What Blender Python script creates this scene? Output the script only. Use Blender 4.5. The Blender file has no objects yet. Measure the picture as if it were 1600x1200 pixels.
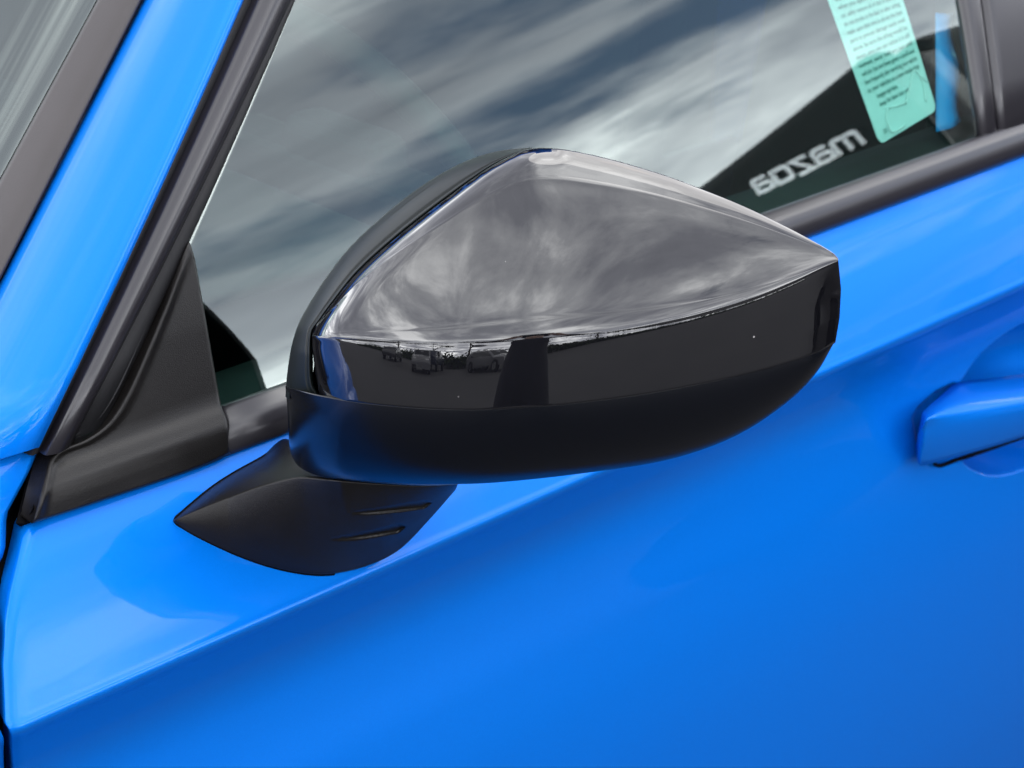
import bpy, bmesh, math, random
import numpy as np
from mathutils import Vector, Matrix

random.seed(4)
rng = np.random.default_rng(7)
S = bpy.context.scene
COL = S.collection
RAD = math.radians

# ------------------------------------------------------------------ camera
F_PX, PITCH, AZ, DIST = 3200.0, RAD(24.75), RAD(43.0), 1.10
MID = np.array([0.0, -0.17, 1.06])                  # middle of the wing mirror
DV = np.array([math.sin(AZ)*math.cos(PITCH), math.cos(AZ)*math.cos(PITCH), -math.sin(PITCH)])
RV = np.array([math.cos(AZ), -math.sin(AZ), 0.0])
UV = np.cross(RV, DV)
CAM = MID - DIST*DV
cam = bpy.data.cameras.new('camera')
cam.sensor_width = 36.0
cam.lens = 36.0*F_PX/1600.0
cam.clip_start = 0.02
cam.clip_end = 3000
cam.dof.use_dof = True
cam.dof.focus_distance = 1.12
cam.dof.aperture_fstop = 16
co = bpy.data.objects.new('camera', cam)
COL.objects.link(co)
m = Matrix.Identity(4)
for i in range(3):
    m[i][0], m[i][1], m[i][2], m[i][3] = RV[i], UV[i], -DV[i], CAM[i]
co.matrix_world = m
S.camera = co

# ------------------------------------------------------------------ sky, sun, exposure
SUN_EL, SUN_AZ = 45.0, 64.0                         # azimuth measured from +Y (inboard side) towards +X (rear)
S.view_settings.view_transform = 'Standard'
S.view_settings.look = 'None'
S.view_settings.exposure = 1.35
S.view_settings.gamma = 1.0
w = bpy.data.worlds.new('World')
S.world = w
w.use_nodes = True
nt = w.node_tree
nt.nodes.clear()
def N(t, kind, **kw):
    n = t.nodes.new(kind)
    for k, v in kw.items():
        if k.startswith('in_'):
            n.inputs[k[3:].replace('_', ' ')].default_value = v
        else:
            setattr(n, k, v)
    return n
def math_node(t, op, a, b=None, clamp=False):
    n = t.nodes.new('ShaderNodeMath'); n.operation = op; n.use_clamp = clamp
    for i, v in enumerate((a, b)):
        if v is None: continue
        if isinstance(v, (int, float)): n.inputs[i].default_value = v
        else: t.links.new(v, n.inputs[i])
    return n.outputs[0]
def ramp(t, fac, stops):
    n = t.nodes.new('ShaderNodeValToRGB')
    e = n.color_ramp.elements
    while len(e) < len(stops): e.new(0.5)
    for k, (p, c) in zip(e, stops):
        k.position = p; k.color = (c[0], c[1], c[2], 1) if isinstance(c, tuple) else (c, c, c, 1)
    t.links.new(fac, n.inputs[0])
    return n.outputs[0]
def mixc(t, fac, a, b):
    n = t.nodes.new('ShaderNodeMix'); n.data_type = 'RGBA'
    if isinstance(fac, (int, float)): n.inputs[0].default_value = fac
    else: t.links.new(fac, n.inputs[0])
    for i, v in ((6, a), (7, b)):
        if isinstance(v, tuple): n.inputs[i].default_value = (*v, 1)
        else: t.links.new(v, n.inputs[i])
    return n.outputs[2]
sky = N(nt, 'ShaderNodeTexSky', sky_type='NISHITA', sun_disc=False, sun_elevation=RAD(SUN_EL), sun_rotation=RAD(SUN_AZ))
tc = N(nt, 'ShaderNodeTexCoord')
sep = N(nt, 'ShaderNodeSeparateXYZ')
nt.links.new(tc.outputs['Generated'], sep.inputs[0])
zc = math_node(nt, 'ADD', math_node(nt, 'MAXIMUM', sep.outputs[2], 0.0), 0.10)
cx = math_node(nt, 'DIVIDE', sep.outputs[0], zc)
cy = math_node(nt, 'DIVIDE', sep.outputs[1], zc)
comb = N(nt, 'ShaderNodeCombineXYZ')
# rows of cloud lie across the line of sight: run the noise along that axis
c1 = math_node(nt, 'ADD', math_node(nt, 'MULTIPLY', cx, 0.74), math_node(nt, 'MULTIPLY', cy, 0.67))
c2 = math_node(nt, 'SUBTRACT', math_node(nt, 'MULTIPLY', cy, 0.74), math_node(nt, 'MULTIPLY', cx, 0.67))
nt.links.new(c1, comb.inputs[0]); nt.links.new(c2, comb.inputs[1])
def cloud_noise(scale, rot, stretch, detail, rough, dist, off):
    mp = N(nt, 'ShaderNodeMapping')
    mp.inputs['Scale'].default_value = (stretch, 1, 1)
    mp.inputs['Location'].default_value = off
    nt.links.new(comb.outputs[0], mp.inputs[0])
    n = N(nt, 'ShaderNodeTexNoise', noise_dimensions='3D')
    n.inputs['Scale'].default_value = scale
    n.inputs['Detail'].default_value = detail
    n.inputs['Roughness'].default_value = rough
    n.inputs['Distortion'].default_value = dist
    nt.links.new(mp.outputs[0], n.inputs['Vector'])
    return n.outputs[0]
n_big = cloud_noise(0.55, 40, 0.68, 7, 0.55, 0.4, (9.05, 11.20, 8.32))
n_shade = cloud_noise(1.15, 40, 0.64, 8, 0.55, 0.45, (9.31, 10.16, 5.29))
n_fine = cloud_noise(2.6, 40, 0.5, 8, 0.6, 0.6, (7.0, 2.2, 5.0))
cov = math_node(nt, 'ADD', n_big, math_node(nt, 'MULTIPLY', math_node(nt, 'SUBTRACT', n_fine, 0.5), 0.40))
mask = ramp(nt, cov, [(0.31, 0.0), (0.39, 1.0)])
shade = math_node(nt, 'ADD', n_shade, math_node(nt, 'MULTIPLY', math_node(nt, 'SUBTRACT', n_fine, 0.5), 0.34))
CL = 15.0                                            # cloud radiance before the 0.1 background strength
ccol = ramp(nt, shade, [(0.28, (0.34, 0.35, 0.41)), (0.45, (0.58, 0.595, 0.67)), (0.545, (1.02, 1.04, 1.10)), (0.64, (2.1, 2.12, 2.15))])
cs = N(nt, 'ShaderNodeVectorMath', operation='SCALE'); cs.inputs['Scale'].default_value = CL
low = ramp(nt, sep.outputs[2], [(0.0, 1.6), (0.15, 1.5), (0.40, 1.08), (0.8, 0.82)])   # far clouds are lit from above, near ones show their grey bases
cm = N(nt, 'ShaderNodeVectorMath', operation='MULTIPLY')
nt.links.new(ccol, cm.inputs[0]); nt.links.new(low, cm.inputs[1])
nt.links.new(cm.outputs[0], cs.inputs[0])
skymix = mixc(nt, mask, sky.outputs[0], cs.outputs[0])
bg = N(nt, 'ShaderNodeBackground'); bg.inputs['Strength'].default_value = 0.1
nt.links.new(skymix, bg.inputs[0])
wo = N(nt, 'ShaderNodeOutputWorld')
nt.links.new(bg.outputs[0], wo.inputs[0])
sl = bpy.data.lights.new('sun', 'SUN'); sl.energy = 0.5; sl.angle = RAD(44); sl.color = (1, 0.96, 0.9)
so = bpy.data.objects.new('sun', sl); COL.objects.link(so)
sd = Vector((math.sin(RAD(SUN_AZ))*math.cos(RAD(SUN_EL)), math.cos(RAD(SUN_AZ))*math.cos(RAD(SUN_EL)), math.sin(RAD(SUN_EL))))
so.rotation_euler = sd.to_track_quat('Z', 'Y').to_euler()
so.location = (0, 0, 6)
S.cycles.max_bounces = 10
S.cycles.transparent_max_bounces = 16
S.cycles.glossy_bounces = 6

# ------------------------------------------------------------------ helpers
def P(px, py, dep):                                  # a point at a known distance along the view axis
    return CAM + dep*(DV + RV*(px-800)/F_PX + UV*(600-py)/F_PX)
def ray(px, py):
    v = DV + RV*(px-800)/F_PX + UV*(600-py)/F_PX
    return v/np.linalg.norm(v)
def pix(p):                                          # where a point falls in the picture
    q = np.array(p)-CAM
    return 800+F_PX*q@RV/(q@DV), 600-F_PX*q@UV/(q@DV)
def hit_y(px, py, y0, k=0.0, z0=1.0):                # with the sloping plane y = y0 + k (z - z0)
    v = ray(px, py)
    t = (y0+k*(CAM[2]-z0)-CAM[1])/(v[1]-k*v[2])
    return CAM+t*v
def hit_f(px, py, fn):                               # with the surface y = fn(z)
    p = hit_y(px, py, 0)
    for _ in range(12):
        p = hit_y(px, py, fn(p[2]))
    return p
def hit_plane(px, py, q, n):
    v = ray(px, py)
    return CAM + v*(np.dot(np.array(q)-CAM, n)/np.dot(v, n))
def crv(pts, n):                                     # centripetal-ish Catmull-Rom resample
    p = np.array(pts, float)
    if len(p) == 2:
        t = np.linspace(0, 1, n)[:, None]
        return p[0]*(1-t)+p[1]*t
    d = np.sqrt(np.linalg.norm(np.diff(p, axis=0), axis=1))+1e-9
    k = np.concatenate([[0], np.cumsum(d)])
    mm = np.zeros_like(p)
    mm[1:-1] = (p[2:]-p[:-2])/(k[2:]-k[:-2])[:, None]
    mm[0] = (p[1]-p[0])/d[0]; mm[-1] = (p[-1]-p[-2])/d[-1]
    # even arc length
    tt = np.linspace(0, k[-1], max(300, 4*n))
    def ev(t):
        i = np.clip(np.searchsorted(k, t, side='right')-1, 0, len(p)-2)
        h = (k[i+1]-k[i]); s = (t-k[i])/h
        s = s[:, None]; h = h[:, None]
        return (2*s**3-3*s**2+1)*p[i]+(s**3-2*s**2+s)*h*mm[i]+(-2*s**3+3*s**2)*p[i+1]+(s**3-s**2)*h*mm[i+1]
    q = ev(tt)
    L = np.concatenate([[0], np.cumsum(np.linalg.norm(np.diff(q, axis=0), axis=1))])
    return ev(np.interp(np.linspace(0, L[-1], n), L, tt))
def link(name, me, mat, parent=None, label=None):
    o = bpy.data.objects.new(name, me)
    COL.objects.link(o)
    if mat is not None and not me.materials: me.materials.append(mat)
    if parent is not None: o.parent = parent
    if label: o['label'] = label
    return o
def grid_mesh(name, G, closed_u=False, smooth=True, caps=False, flip=False):
    G = np.array(G); a, b, _ = G.shape
    f = []
    for i in range(a-1):
        for j in range(b if closed_u else b-1):
            j2 = (j+1) % b
            q = (i*b+j, i*b+j2, (i+1)*b+j2, (i+1)*b+j)
            f.append(q[::-1] if flip else q)
    if caps:
        f.append(tuple(range(b))[::-1]); f.append(tuple((a-1)*b+j for j in range(b)))
    me = bpy.data.meshes.new(name)
    me.from_pydata([tuple(v) for v in G.reshape(-1, 3)], [], f)
    me.update()
    bm = bmesh.new(); bm.from_mesh(me)
    if caps or closed_u: bmesh.ops.recalc_face_normals(bm, faces=bm.faces)
    bm.to_mesh(me); bm.free()
    if smooth: me.polygons.foreach_set('use_smooth', [True]*len(me.polygons))
    return me
def solid(o, t, off=-1.0):
    md = o.modifiers.new('thickness', 'SOLIDIFY'); md.thickness = t; md.offset = off; md.use_even_offset = False
    return o
def bevel(o, wd, seg=3):
    md = o.modifiers.new('bevel', 'BEVEL'); md.width = wd; md.segments = seg; md.limit_method = 'ANGLE'; md.angle_limit = RAD(30)
    return o
def face_out(me, to):                                # turn a grid so that its normals look at a point
    c = sum((p.normal.dot(Vector(to)-p.center) for p in me.polygons))
    if c < 0: me.flip_normals()
    return me
def strip(name, lines, mat, parent, n=2, m_=10, thick=0.0, **kw):
    """loft over 3-D poly-lines; every line is resampled to n points, across to m_ points"""
    L = [crv(l, n) for l in lines]
    G = [crv([l[i] for l in L], m_) for i in range(n)]
    me = face_out(grid_mesh(name, G), CAM)
    o = link(name, me, mat, parent, **kw)
    if thick: solid(o, thick)
    return o
def box_bm(bm, c, s, rot=None):
    r = bmesh.ops.create_cube(bm, size=1.0)
    M = Matrix.Translation(Vector(c)) @ (rot.to_4x4() if rot else Matrix.Identity(4)) @ Matrix.Diagonal((*s, 1))
    bmesh.ops.transform(bm, matrix=M, verts=r['verts'])
    return r['verts']
def bm_obj(name, bm, mat, parent=None, smooth=False, **kw):
    me = bpy.data.meshes.new(name); bm.to_mesh(me); bm.free()
    if smooth: me.polygons.foreach_set('use_smooth', [True]*len(me.polygons))
    return link(name, me, mat, parent, **kw)
def thing(name, label, cat, loc=(0, 0, 0), group=None):
    o = bpy.data.objects.new(name, None); COL.objects.link(o)
    o.location = loc; o.empty_display_size = 0.1
    o['label'] = label; o['category'] = cat
    if group: o['group'] = group
    return o

# ------------------------------------------------------------------ materials
def new_mat(name, base, rough=0.5, metallic=0.0, ior=1.5, coat=0.0, coat_rough=0.03, bump=None, spec=0.5, var=0.0, rvar=0.0, vscale=40, coat_ior=1.5):
    mt = bpy.data.materials.new(name); mt.use_nodes = True
    t = mt.node_tree; b = t.nodes['Principled BSDF']
    b.inputs['Base Color'].default_value = (*base, 1)
    b.inputs['Roughness'].default_value = rough
    b.inputs['Metallic'].default_value = metallic
    b.inputs['IOR'].default_value = ior
    b.inputs['Specular IOR Level'].default_value = spec
    b.inputs['Coat Weight'].default_value = coat
    b.inputs['Coat Roughness'].default_value = coat_rough
    b.inputs['Coat IOR'].default_value = coat_ior
    tcn = t.nodes.new('ShaderNodeTexCoord')
    if var or rvar:
        nz = t.nodes.new('ShaderNodeTexNoise'); nz.inputs['Scale'].default_value = vscale; nz.inputs['Detail'].default_value = 5
        t.links.new(tcn.outputs['Object'], nz.inputs['Vector'])
        if var:
            c = mixc(t, nz.outputs[0], tuple(x*(1-var) for x in base), tuple(min(1, x*(1+var)) for x in base))
            t.links.new(c, b.inputs['Base Color'])
        if rvar:
            r = ramp(t, nz.outputs[0], [(0.3, max(0, rough-rvar)), (0.7, rough+rvar)])
            t.links.new(r, b.inputs['Roughness'])
    if bump:
        nz = t.nodes.new('ShaderNodeTexNoise'); nz.inputs['Scale'].default_value = bump[0]; nz.inputs['Detail'].default_value = 3
        t.links.new(tcn.outputs['Object'], nz.inputs['Vector'])
        bp = t.nodes.new('ShaderNodeBump'); bp.inputs['Strength'].default_value = bump[1]; bp.inputs['Distance'].default_value = bump[2]
        t.links.new(nz.outputs[0], bp.inputs['Height'])
        t.links.new(bp.outputs[0], b.inputs['Normal'])
    return mt
MP = new_mat('blue_paint', (0.0, 0.12, 0.55), 0.42, metallic=0.32, coat=0.34, coat_rough=0.03, spec=0.25)
# a fine flake and a trace of orange peel in the blue lacquer
t = MP.node_tree; b = t.nodes['Principled BSDF']
tcn = t.nodes.new('ShaderNodeTexCoord')
nz = t.nodes.new('ShaderNodeTexNoise'); nz.inputs['Scale'].default_value = 900; nz.inputs['Detail'].default_value = 2
t.links.new(tcn.outputs['Object'], nz.inputs['Vector'])
t.links.new(mixc(t, nz.outputs[0], (0.0, 0.112, 0.48), (0.0, 0.132, 0.56)), b.inputs['Base Color'])
b.inputs['Specular Tint'].default_value = (0.1, 0.4, 1.0, 1)
nz2 = t.nodes.new('ShaderNodeTexNoise'); nz2.inputs['Scale'].default_value = 90; nz2.inputs['Detail'].default_value = 1
t.links.new(tcn.outputs['Object'], nz2.inputs['Vector'])
bp = t.nodes.new('ShaderNodeBump'); bp.inputs['Strength'].default_value = 0.04; bp.inputs['Distance'].default_value = 0.0006
t.links.new(nz2.outputs[0], bp.inputs['Height'])
nz3 = t.nodes.new('ShaderNodeTexNoise'); nz3.inputs['Scale'].default_value = 7; nz3.inputs['Detail'].default_value = 2
t.links.new(tcn.outputs['Object'], nz3.inputs['Vector'])
bp3 = t.nodes.new('ShaderNodeBump'); bp3.inputs['Strength'].default_value = 0.10; bp3.inputs['Distance'].default_value = 0.004
t.links.new(nz3.outputs[0], bp3.inputs['Height']); t.links.new(bp3.outputs[0], bp.inputs['Normal'])
t.links.new(bp.outputs[0], b.inputs['Coat Normal'])
M_CAP = new_mat('gloss_black', (0.003, 0.003, 0.004), 0.006, ior=1.68, coat=0.0)
# dust specks on the glossy cap
t = M_CAP.node_tree; b = t.nodes['Principled BSDF']; tcn = t.nodes.new('ShaderNodeTexCoord')
vo = t.nodes.new('ShaderNodeTexVoronoi'); vo.inputs['Scale'].default_value = 55; vo.inputs['Randomness'].default_value = 1
t.links.new(tcn.outputs['Object'], vo.inputs['Vector'])
dm = ramp(t, vo.outputs['Distance'], [(0.022, 1.0), (0.034, 0.0)])
wn = t.nodes.new('ShaderNodeTexWhiteNoise'); t.links.new(vo.outputs['Position'], wn.inputs['Vector'])
dm2 = math_node(t, 'MULTIPLY', dm, math_node(t, 'GREATER_THAN', wn.outputs[0], 0.62))
t.links.new(mixc(t, dm2, (0.003, 0.003, 0.004), (0.25, 0.24, 0.23)), b.inputs['Base Color'])
M_SATIN = new_mat('satin_black', (0.0015, 0.002, 0.0035), 0.22, ior=1.40, spec=0.42, bump=(900, 0.05, 0.0003))
M_RIM = new_mat('rim_black', (0.004, 0.006, 0.006), 0.38, ior=1.35, spec=0.35)
M_PLAS = new_mat('grained_black_plastic', (0.0048, 0.0042, 0.0040), 0.35, spec=0.27, bump=(1700, 0.55, 0.0004), var=0.5, rvar=0.07, vscale=22)
M_TRIM = new_mat('gloss_grey_trim', (0.011, 0.010, 0.013), 0.32, coat=0.18, coat_rough=0.15, var=0.15, vscale=15)
M_RUB = new_mat('rubber', (0.005, 0.005, 0.006), 0.6, spec=0.3)
M_COWL = new_mat('windscreen_trim_plastic', (0.022, 0.018, 0.0175), 0.55, bump=(700, 0.2, 0.0004), var=0.22, vscale=30)
M_DARK = new_mat('gap_black', (0.002, 0.002, 0.0025), 0.8, spec=0.05)
M_INT = new_mat('interior_grey', (0.022, 0.025, 0.025), 0.7, bump=(600, 0.2, 0.0005))
M_SEAT = new_mat('seat_fabric', (0.010, 0.011, 0.012), 0.9, bump=(800, 0.5, 0.001))
M_CHROME = new_mat('chrome', (0.90, 0.91, 0.92), 0.16, metallic=1.0)
M_SILV = new_mat('mirror_silver', (0.035, 0.037, 0.04), 0.02, metallic=1.0)
def glass_mat(name, tint, f0=0.055, extra=0.0):
    mt = bpy.data.materials.new(name); mt.use_nodes = True
    t = mt.node_tree; t.nodes.clear()
    out = t.nodes.new('ShaderNodeOutputMaterial')
    tr = t.nodes.new('ShaderNodeBsdfTransparent'); tr.inputs[0].default_value = (*tint, 1)
    gl = t.nodes.new('ShaderNodeBsdfGlossy'); gl.inputs['Roughness'].default_value = 0.0
    gl.inputs[0].default_value = (0.90, 1.0, 0.97, 1)
    ge = t.nodes.new('ShaderNodeNewGeometry')
    dp = t.nodes.new('ShaderNodeVectorMath'); dp.operation = 'DOT_PRODUCT'
    t.links.new(ge.outputs['Incoming'], dp.inputs[0]); t.links.new(ge.outputs['Normal'], dp.inputs[1])
    c = math_node(t, 'ABSOLUTE', dp.outputs['Value'])
    s5 = math_node(t, 'POWER', math_node(t, 'SUBTRACT', 1.0, c), 5.0)
    fr = math_node(t, 'MULTIPLY', math_node(t, 'ADD', 2*f0, math_node(t, 'MULTIPLY', s5, 1-2*f0)), math_node(t, 'SUBTRACT', 1.0, ge.outputs['Backfacing']))
    mx = t.nodes.new('ShaderNodeMixShader')
    t.links.new(fr, mx.inputs[0]); t.links.new(tr.outputs[0], mx.inputs[1]); t.links.new(gl.outputs[0], mx.inputs[2])
    t.links.new(mx.outputs[0], out.inputs[0])
    return mt
M_GLASS = glass_mat('window_glass', (0.62, 0.78, 0.74), f0=0.058)
M_PRIV = glass_mat('privacy_glass', (0.06, 0.07, 0.07))
M_WS = glass_mat('windscreen_glass', (0.35, 0.45, 0.43), f0=0.062)

# ------------------------------------------------------------------ ground (structure)
ga = bpy.data.materials.new('asphalt'); ga.use_nodes = True
t = ga.node_tree; b = t.nodes['Principled BSDF']; tcn = t.nodes.new('ShaderNodeTexCoord')
nz = t.nodes.new('ShaderNodeTexNoise'); nz.inputs['Scale'].default_value = 60; nz.inputs['Detail'].default_value = 8
t.links.new(tcn.outputs['Object'], nz.inputs['Vector'])
nzb = t.nodes.new('ShaderNodeTexNoise'); nzb.inputs['Scale'].default_value = 0.5; nzb.inputs['Detail'].default_value = 4
t.links.new(tcn.outputs['Object'], nzb.inputs['Vector'])
t.links.new(ramp(t, math_node(t, 'ADD', math_node(t, 'MULTIPLY', nz.outputs[0], 0.5), math_node(t, 'MULTIPLY', nzb.outputs[0], 0.5)), [(0.35, (0.020, 0.019, 0.020)), (0.65, (0.042, 0.040, 0.040))]), b.inputs['Base Color'])
b.inputs['Roughness'].default_value = 0.85
bm = bmesh.new()
bmesh.ops.create_grid(bm, x_segments=20, y_segments=20, size=1500)
go = bm_obj('ground', bm, ga); go['kind'] = 'structure'

# ------------------------------------------------------------------ the car
car = thing('car', 'bright blue car with black wing mirror, front door and side window filling the picture', 'car', (0, 0, 0))
ZB, ZC = 0.981, 0.8945
def K_glass(z):
    q = z-1.002
    return 0.016+0.43*q+0.30*q*q
# side profile (y, z), outward is -y
PROF = [(0.016, 0.987), (0.010, 0.986), (0.0025, 0.9835), (-0.0050, 0.9775), (-0.0180, 0.9660), (-0.0360, 0.9470), (-0.0520, 0.9265), (-0.0632, 0.9110),
        (-0.0660, 0.9072), (-0.0655, 0.9030), (-0.0600, 0.8935), (-0.0530, 0.8800), (-0.0478, 0.8680), (-0.0446, 0.8565), (-0.0436, 0.8460), (-0.0445, 0.8340),
        (-0.0490, 0.8110), (-0.0580, 0.7740), (-0.0670, 0.7250), (-0.0725, 0.6650), (-0.0730, 0.5800), (-0.0680, 0.4900), (-0.0600, 0.4200), (-0.052, 0.36), (-0.050, 0.30), (-0.02, 0.24)]
prof_f = crv(PROF, 900)
_zs = prof_f[::-1, 1]; _ys = prof_f[::-1, 0]
def Yd(z): return float(np.interp(z, _zs, _ys))
# points along the profile, dense near the crease
def prof_samples():
    segs = [(0.987, 0.980, 6), (0.980, 0.9125, 26), (0.9125, 0.897, 18), (0.897, 0.70, 190), (0.70, 0.24, 50)]
    z = np.concatenate([np.linspace(a, b_, n, endpoint=False) for a, b_, n in segs]+[[0.24]])
    return z
ZS = prof_samples()
# front edge of the door, read off its gap to the fender
edge_px = [(48, 800), (40, 828), (27, 887), (17, 930), (10, 973), (6, 1040), (10, 1133), (22, 1200)]
ed = np.array([hit_f(x, y, Yd) for x, y in edge_px])
fen_px = [(59, 717), (30, 817), (18, 870), (7, 920), (0, 955), (-6, 1010), (-8, 1060), (-4, 1133), (8, 1200)]
fe = np.array([hit_f(x, y, Yd) for x, y in fen_px])
def xedge(tab, z):
    o_ = np.argsort(tab[:, 2]); zz = tab[o_, 2]; xx = tab[o_, 0]
    if z < zz[0]: return xx[0]+(xx[1]-xx[0])/(zz[1]-zz[0])*(z-zz[0])*0.4
    if z > zz[-1]: return xx[-1]+(xx[-1]-xx[-2])/(zz[-1]-zz[-2])*(z-zz[-1])
    return float(np.interp(z, zz, xx))
# bowl behind the handle and flat recess around its front mount
BC = hit_f(1594, 622, Yd); BX, BZ = BC[0]+0.012, BC[2]
def bowl(x, z):
    r = math.hypot((x-BX)/0.108, (z-BZ)/0.0625)
    d = 0.0
    if r < 1: d = 0.062*(1-r*r)**0.62 if r < 0.999 else 0
    lip = 0.0
    if 1 <= r < 1.12: lip = -0.0004*math.sin((r-1)/0.12*math.pi)
    return d+lip
POCK = np.array([(1432, 656), (1440, 640), (1466, 616), (1490, 604), (1530, 606), (1600, 597), (1660, 586), (1660, 656), (1600, 679), (1535, 702), (1496, 717), (1472, 727), (1456, 724), (1440, 697)], float)
def pocket(x, y, z):                                 # shallow pocket for the front foot of the handle
    px, py = pix((x, y, z))
    if px < 1415 or py < 560 or py > 760: return 0.0
    q = np.array((px, py)); a = POCK; b_ = np.roll(POCK, -1, 0)
    e = b_-a; tq = np.clip(((q-a)*e).sum(1)/(e*e).sum(1), 0, 1)
    dq = np.sqrt(((q-a-e*tq[:, None])**2).sum(1).min())
    cr = ((a[:, 1] > py) != (b_[:, 1] > py)) & (px < (b_[:, 0]-a[:, 0])*(py-a[:, 1])/(b_[:, 1]-a[:, 1]+1e-12)+a[:, 0])
    sd = dq if cr.sum() % 2 else -dq
    s_ = float(np.clip((sd+9)/14, 0, 1))
    return 0.006*s_*s_*(3-2*s_)
X1 = 0.98
def xs_for(z):
    x0 = xedge(ed, z)+max(0.0, z-0.9795)*4        # the top corner is rounded off under the plate
    a = np.linspace(0, 0.05, 8)[:-1]
    mid = np.linspace(0.05, 0.54-x0, 44)[:-1]
    fin = np.linspace(0.54-x0, 0.86-x0, 190)[:-1]
    rest = np.linspace(0.86-x0, X1-x0, 8)
    return x0+np.concatenate([a, mid, fin, rest])
G = []
for z in ZS:
    y = Yd(z); row = []
    xs = xs_for(z)
    x0 = xs[0]
    for dx, dy in ((0.006, 0.020), (0.0012, 0.006), (0.0002, 0.0022), (0.0006, 0.0006)):
        row.append((x0+dx, y+dy, z))
    for x in xs[1:]:
        row.append((x, y+max(bowl(x, z), pocket(x, y, z)), z))
    row.append((xs[-1], y+0.02, z))
    G.append(row)
door = link('door', face_out(grid_mesh('door', G), (0, -5, 1)), MP, car)

# door gap: dark jamb standing behind the gap
jl = [(xedge(ed, z)+0.03, Yd(z)+0.022, z) for z in np.linspace(1.02, 0.24, 30)]
jr = [(xedge(ed, z)-0.05, Yd(z)+0.022, z) for z in np.linspace(1.02, 0.24, 30)]
strip('door_jamb', [jl, jr], M_DARK, car, n=30, m_=2, thick=0.003)

# fender: same shoulder, running forward and over to the bonnet
FP = [(0.34, 1.062), (0.20, 1.058), (0.12, 1.050), (0.070, 1.040), (0.036, 1.026), (0.016, 1.008), (0.004, 0.988), (-0.0035, 0.975), (-0.0115, 0.960)] + PROF[5:]
fpf = crv(FP, 260)
G = []
for y, z in fpf:
    zz = min(z, 1.02)
    x0 = xedge(fe, max(zz, 0.30))
    row = [(x0-0.006, y+0.02, z-0.0), (x0-0.0010, y+0.005, z), (x0, y+0.0012, z)]
    for tq in np.linspace(0.004, 1.05, 26):
        row.append((x0-tq, y+0.10*max(0, tq-0.35)**2*1.2, z-0.06*tq*tq))
    G.append(row)
fender = link('fender', face_out(grid_mesh('fender', G), (0, -5, 2)), MP, car)
solid(fender, 0.001, -1)

# ---- greenhouse lines
A_TOP = 1.44
def line3(p_top, p_bot, off):
    """a straight line lying on the window surface (set out by off), through two picture points"""
    f_ = lambda z: K_glass(z)-off
    a = hit_f(*p_top, f_); c = hit_f(*p_bot, f_)
    def at(z):
        s = (z-c[2])/(a[2]-c[2])
        q = c+(a-c)*s
        q[1] = f_(z)
        return q
    return at
def sample(L, z0, z1, n=14, dx=0.0, dy=0.0):
    return [tuple(L(z)+np.array((dx, dy, 0))) for z in np.linspace(z0, z1, n)]
Lglass = line3((430, 67), (295, 375), 0.003)
Lt1 = line3((424, 67), (160, 600), 0.007)            # trim, inner edge
Lt0 = line3((374, 67), (80, 690), 0.0125)            # trim / seal
Ls1 = line3((366, 67), (76, 685), 0.008)
Ls0 = line3((352, 67), (62, 698), 0.014)             # seal / blue
z0, z1 = next(z for z in np.linspace(0.95, 1.1, 400) if pix(Lt0(z))[1] < 712), A_TOP
mid = lambda A_, B_, s, out: (lambda z: (A_(z)*(1-s)+B_(z)*s)+np.array((0, -out, 0)))
strip('window_trim', [sample(lambda z: Lt0(z)+np.array((0.0, 0.012, 0)), z0, z1), sample(Lt0, z0, z1), sample(mid(Lt0, Lt1, .10, .0026), z0, z1), sample(mid(Lt0, Lt1, .34, .0052), z0, z1),
      sample(mid(Lt0, Lt1, .64, .0050), z0, z1), sample(mid(Lt0, Lt1, .92, .0014), z0, z1), sample(Lt1, z0, z1), sample(lambda z: Lt1(z)+np.array((0.001, 0.010, 0)), z0, z1)], M_TRIM, car, n=14, m_=30, thick=0.001)
strip('window_seal', [sample(Lt1, z0, z1, dx=-0.002, dy=0.002), sample(mid(Lt1, Lglass, .5, .001), z0, z1), sample(Lglass, z0, z1), sample(Lglass, z0, z1, dx=0.001, dy=0.006)], M_RUB, car, n=14, m_=10, thick=0.001)
strip('pillar_seal', [sample(lambda z: Ls0(z)+np.array((0, 0.020, 0)), z0, z1), sample(mid(Ls0, Ls1, .3, -.004), z0, z1), sample(mid(Ls0, Ls1, .75, -.0015), z0, z1), sample(lambda z: Lt0(z)+np.array((0.001, 0.006, 0)), z0, z1)], M_RUB, car, n=14, m_=12, thick=0.001)

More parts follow.
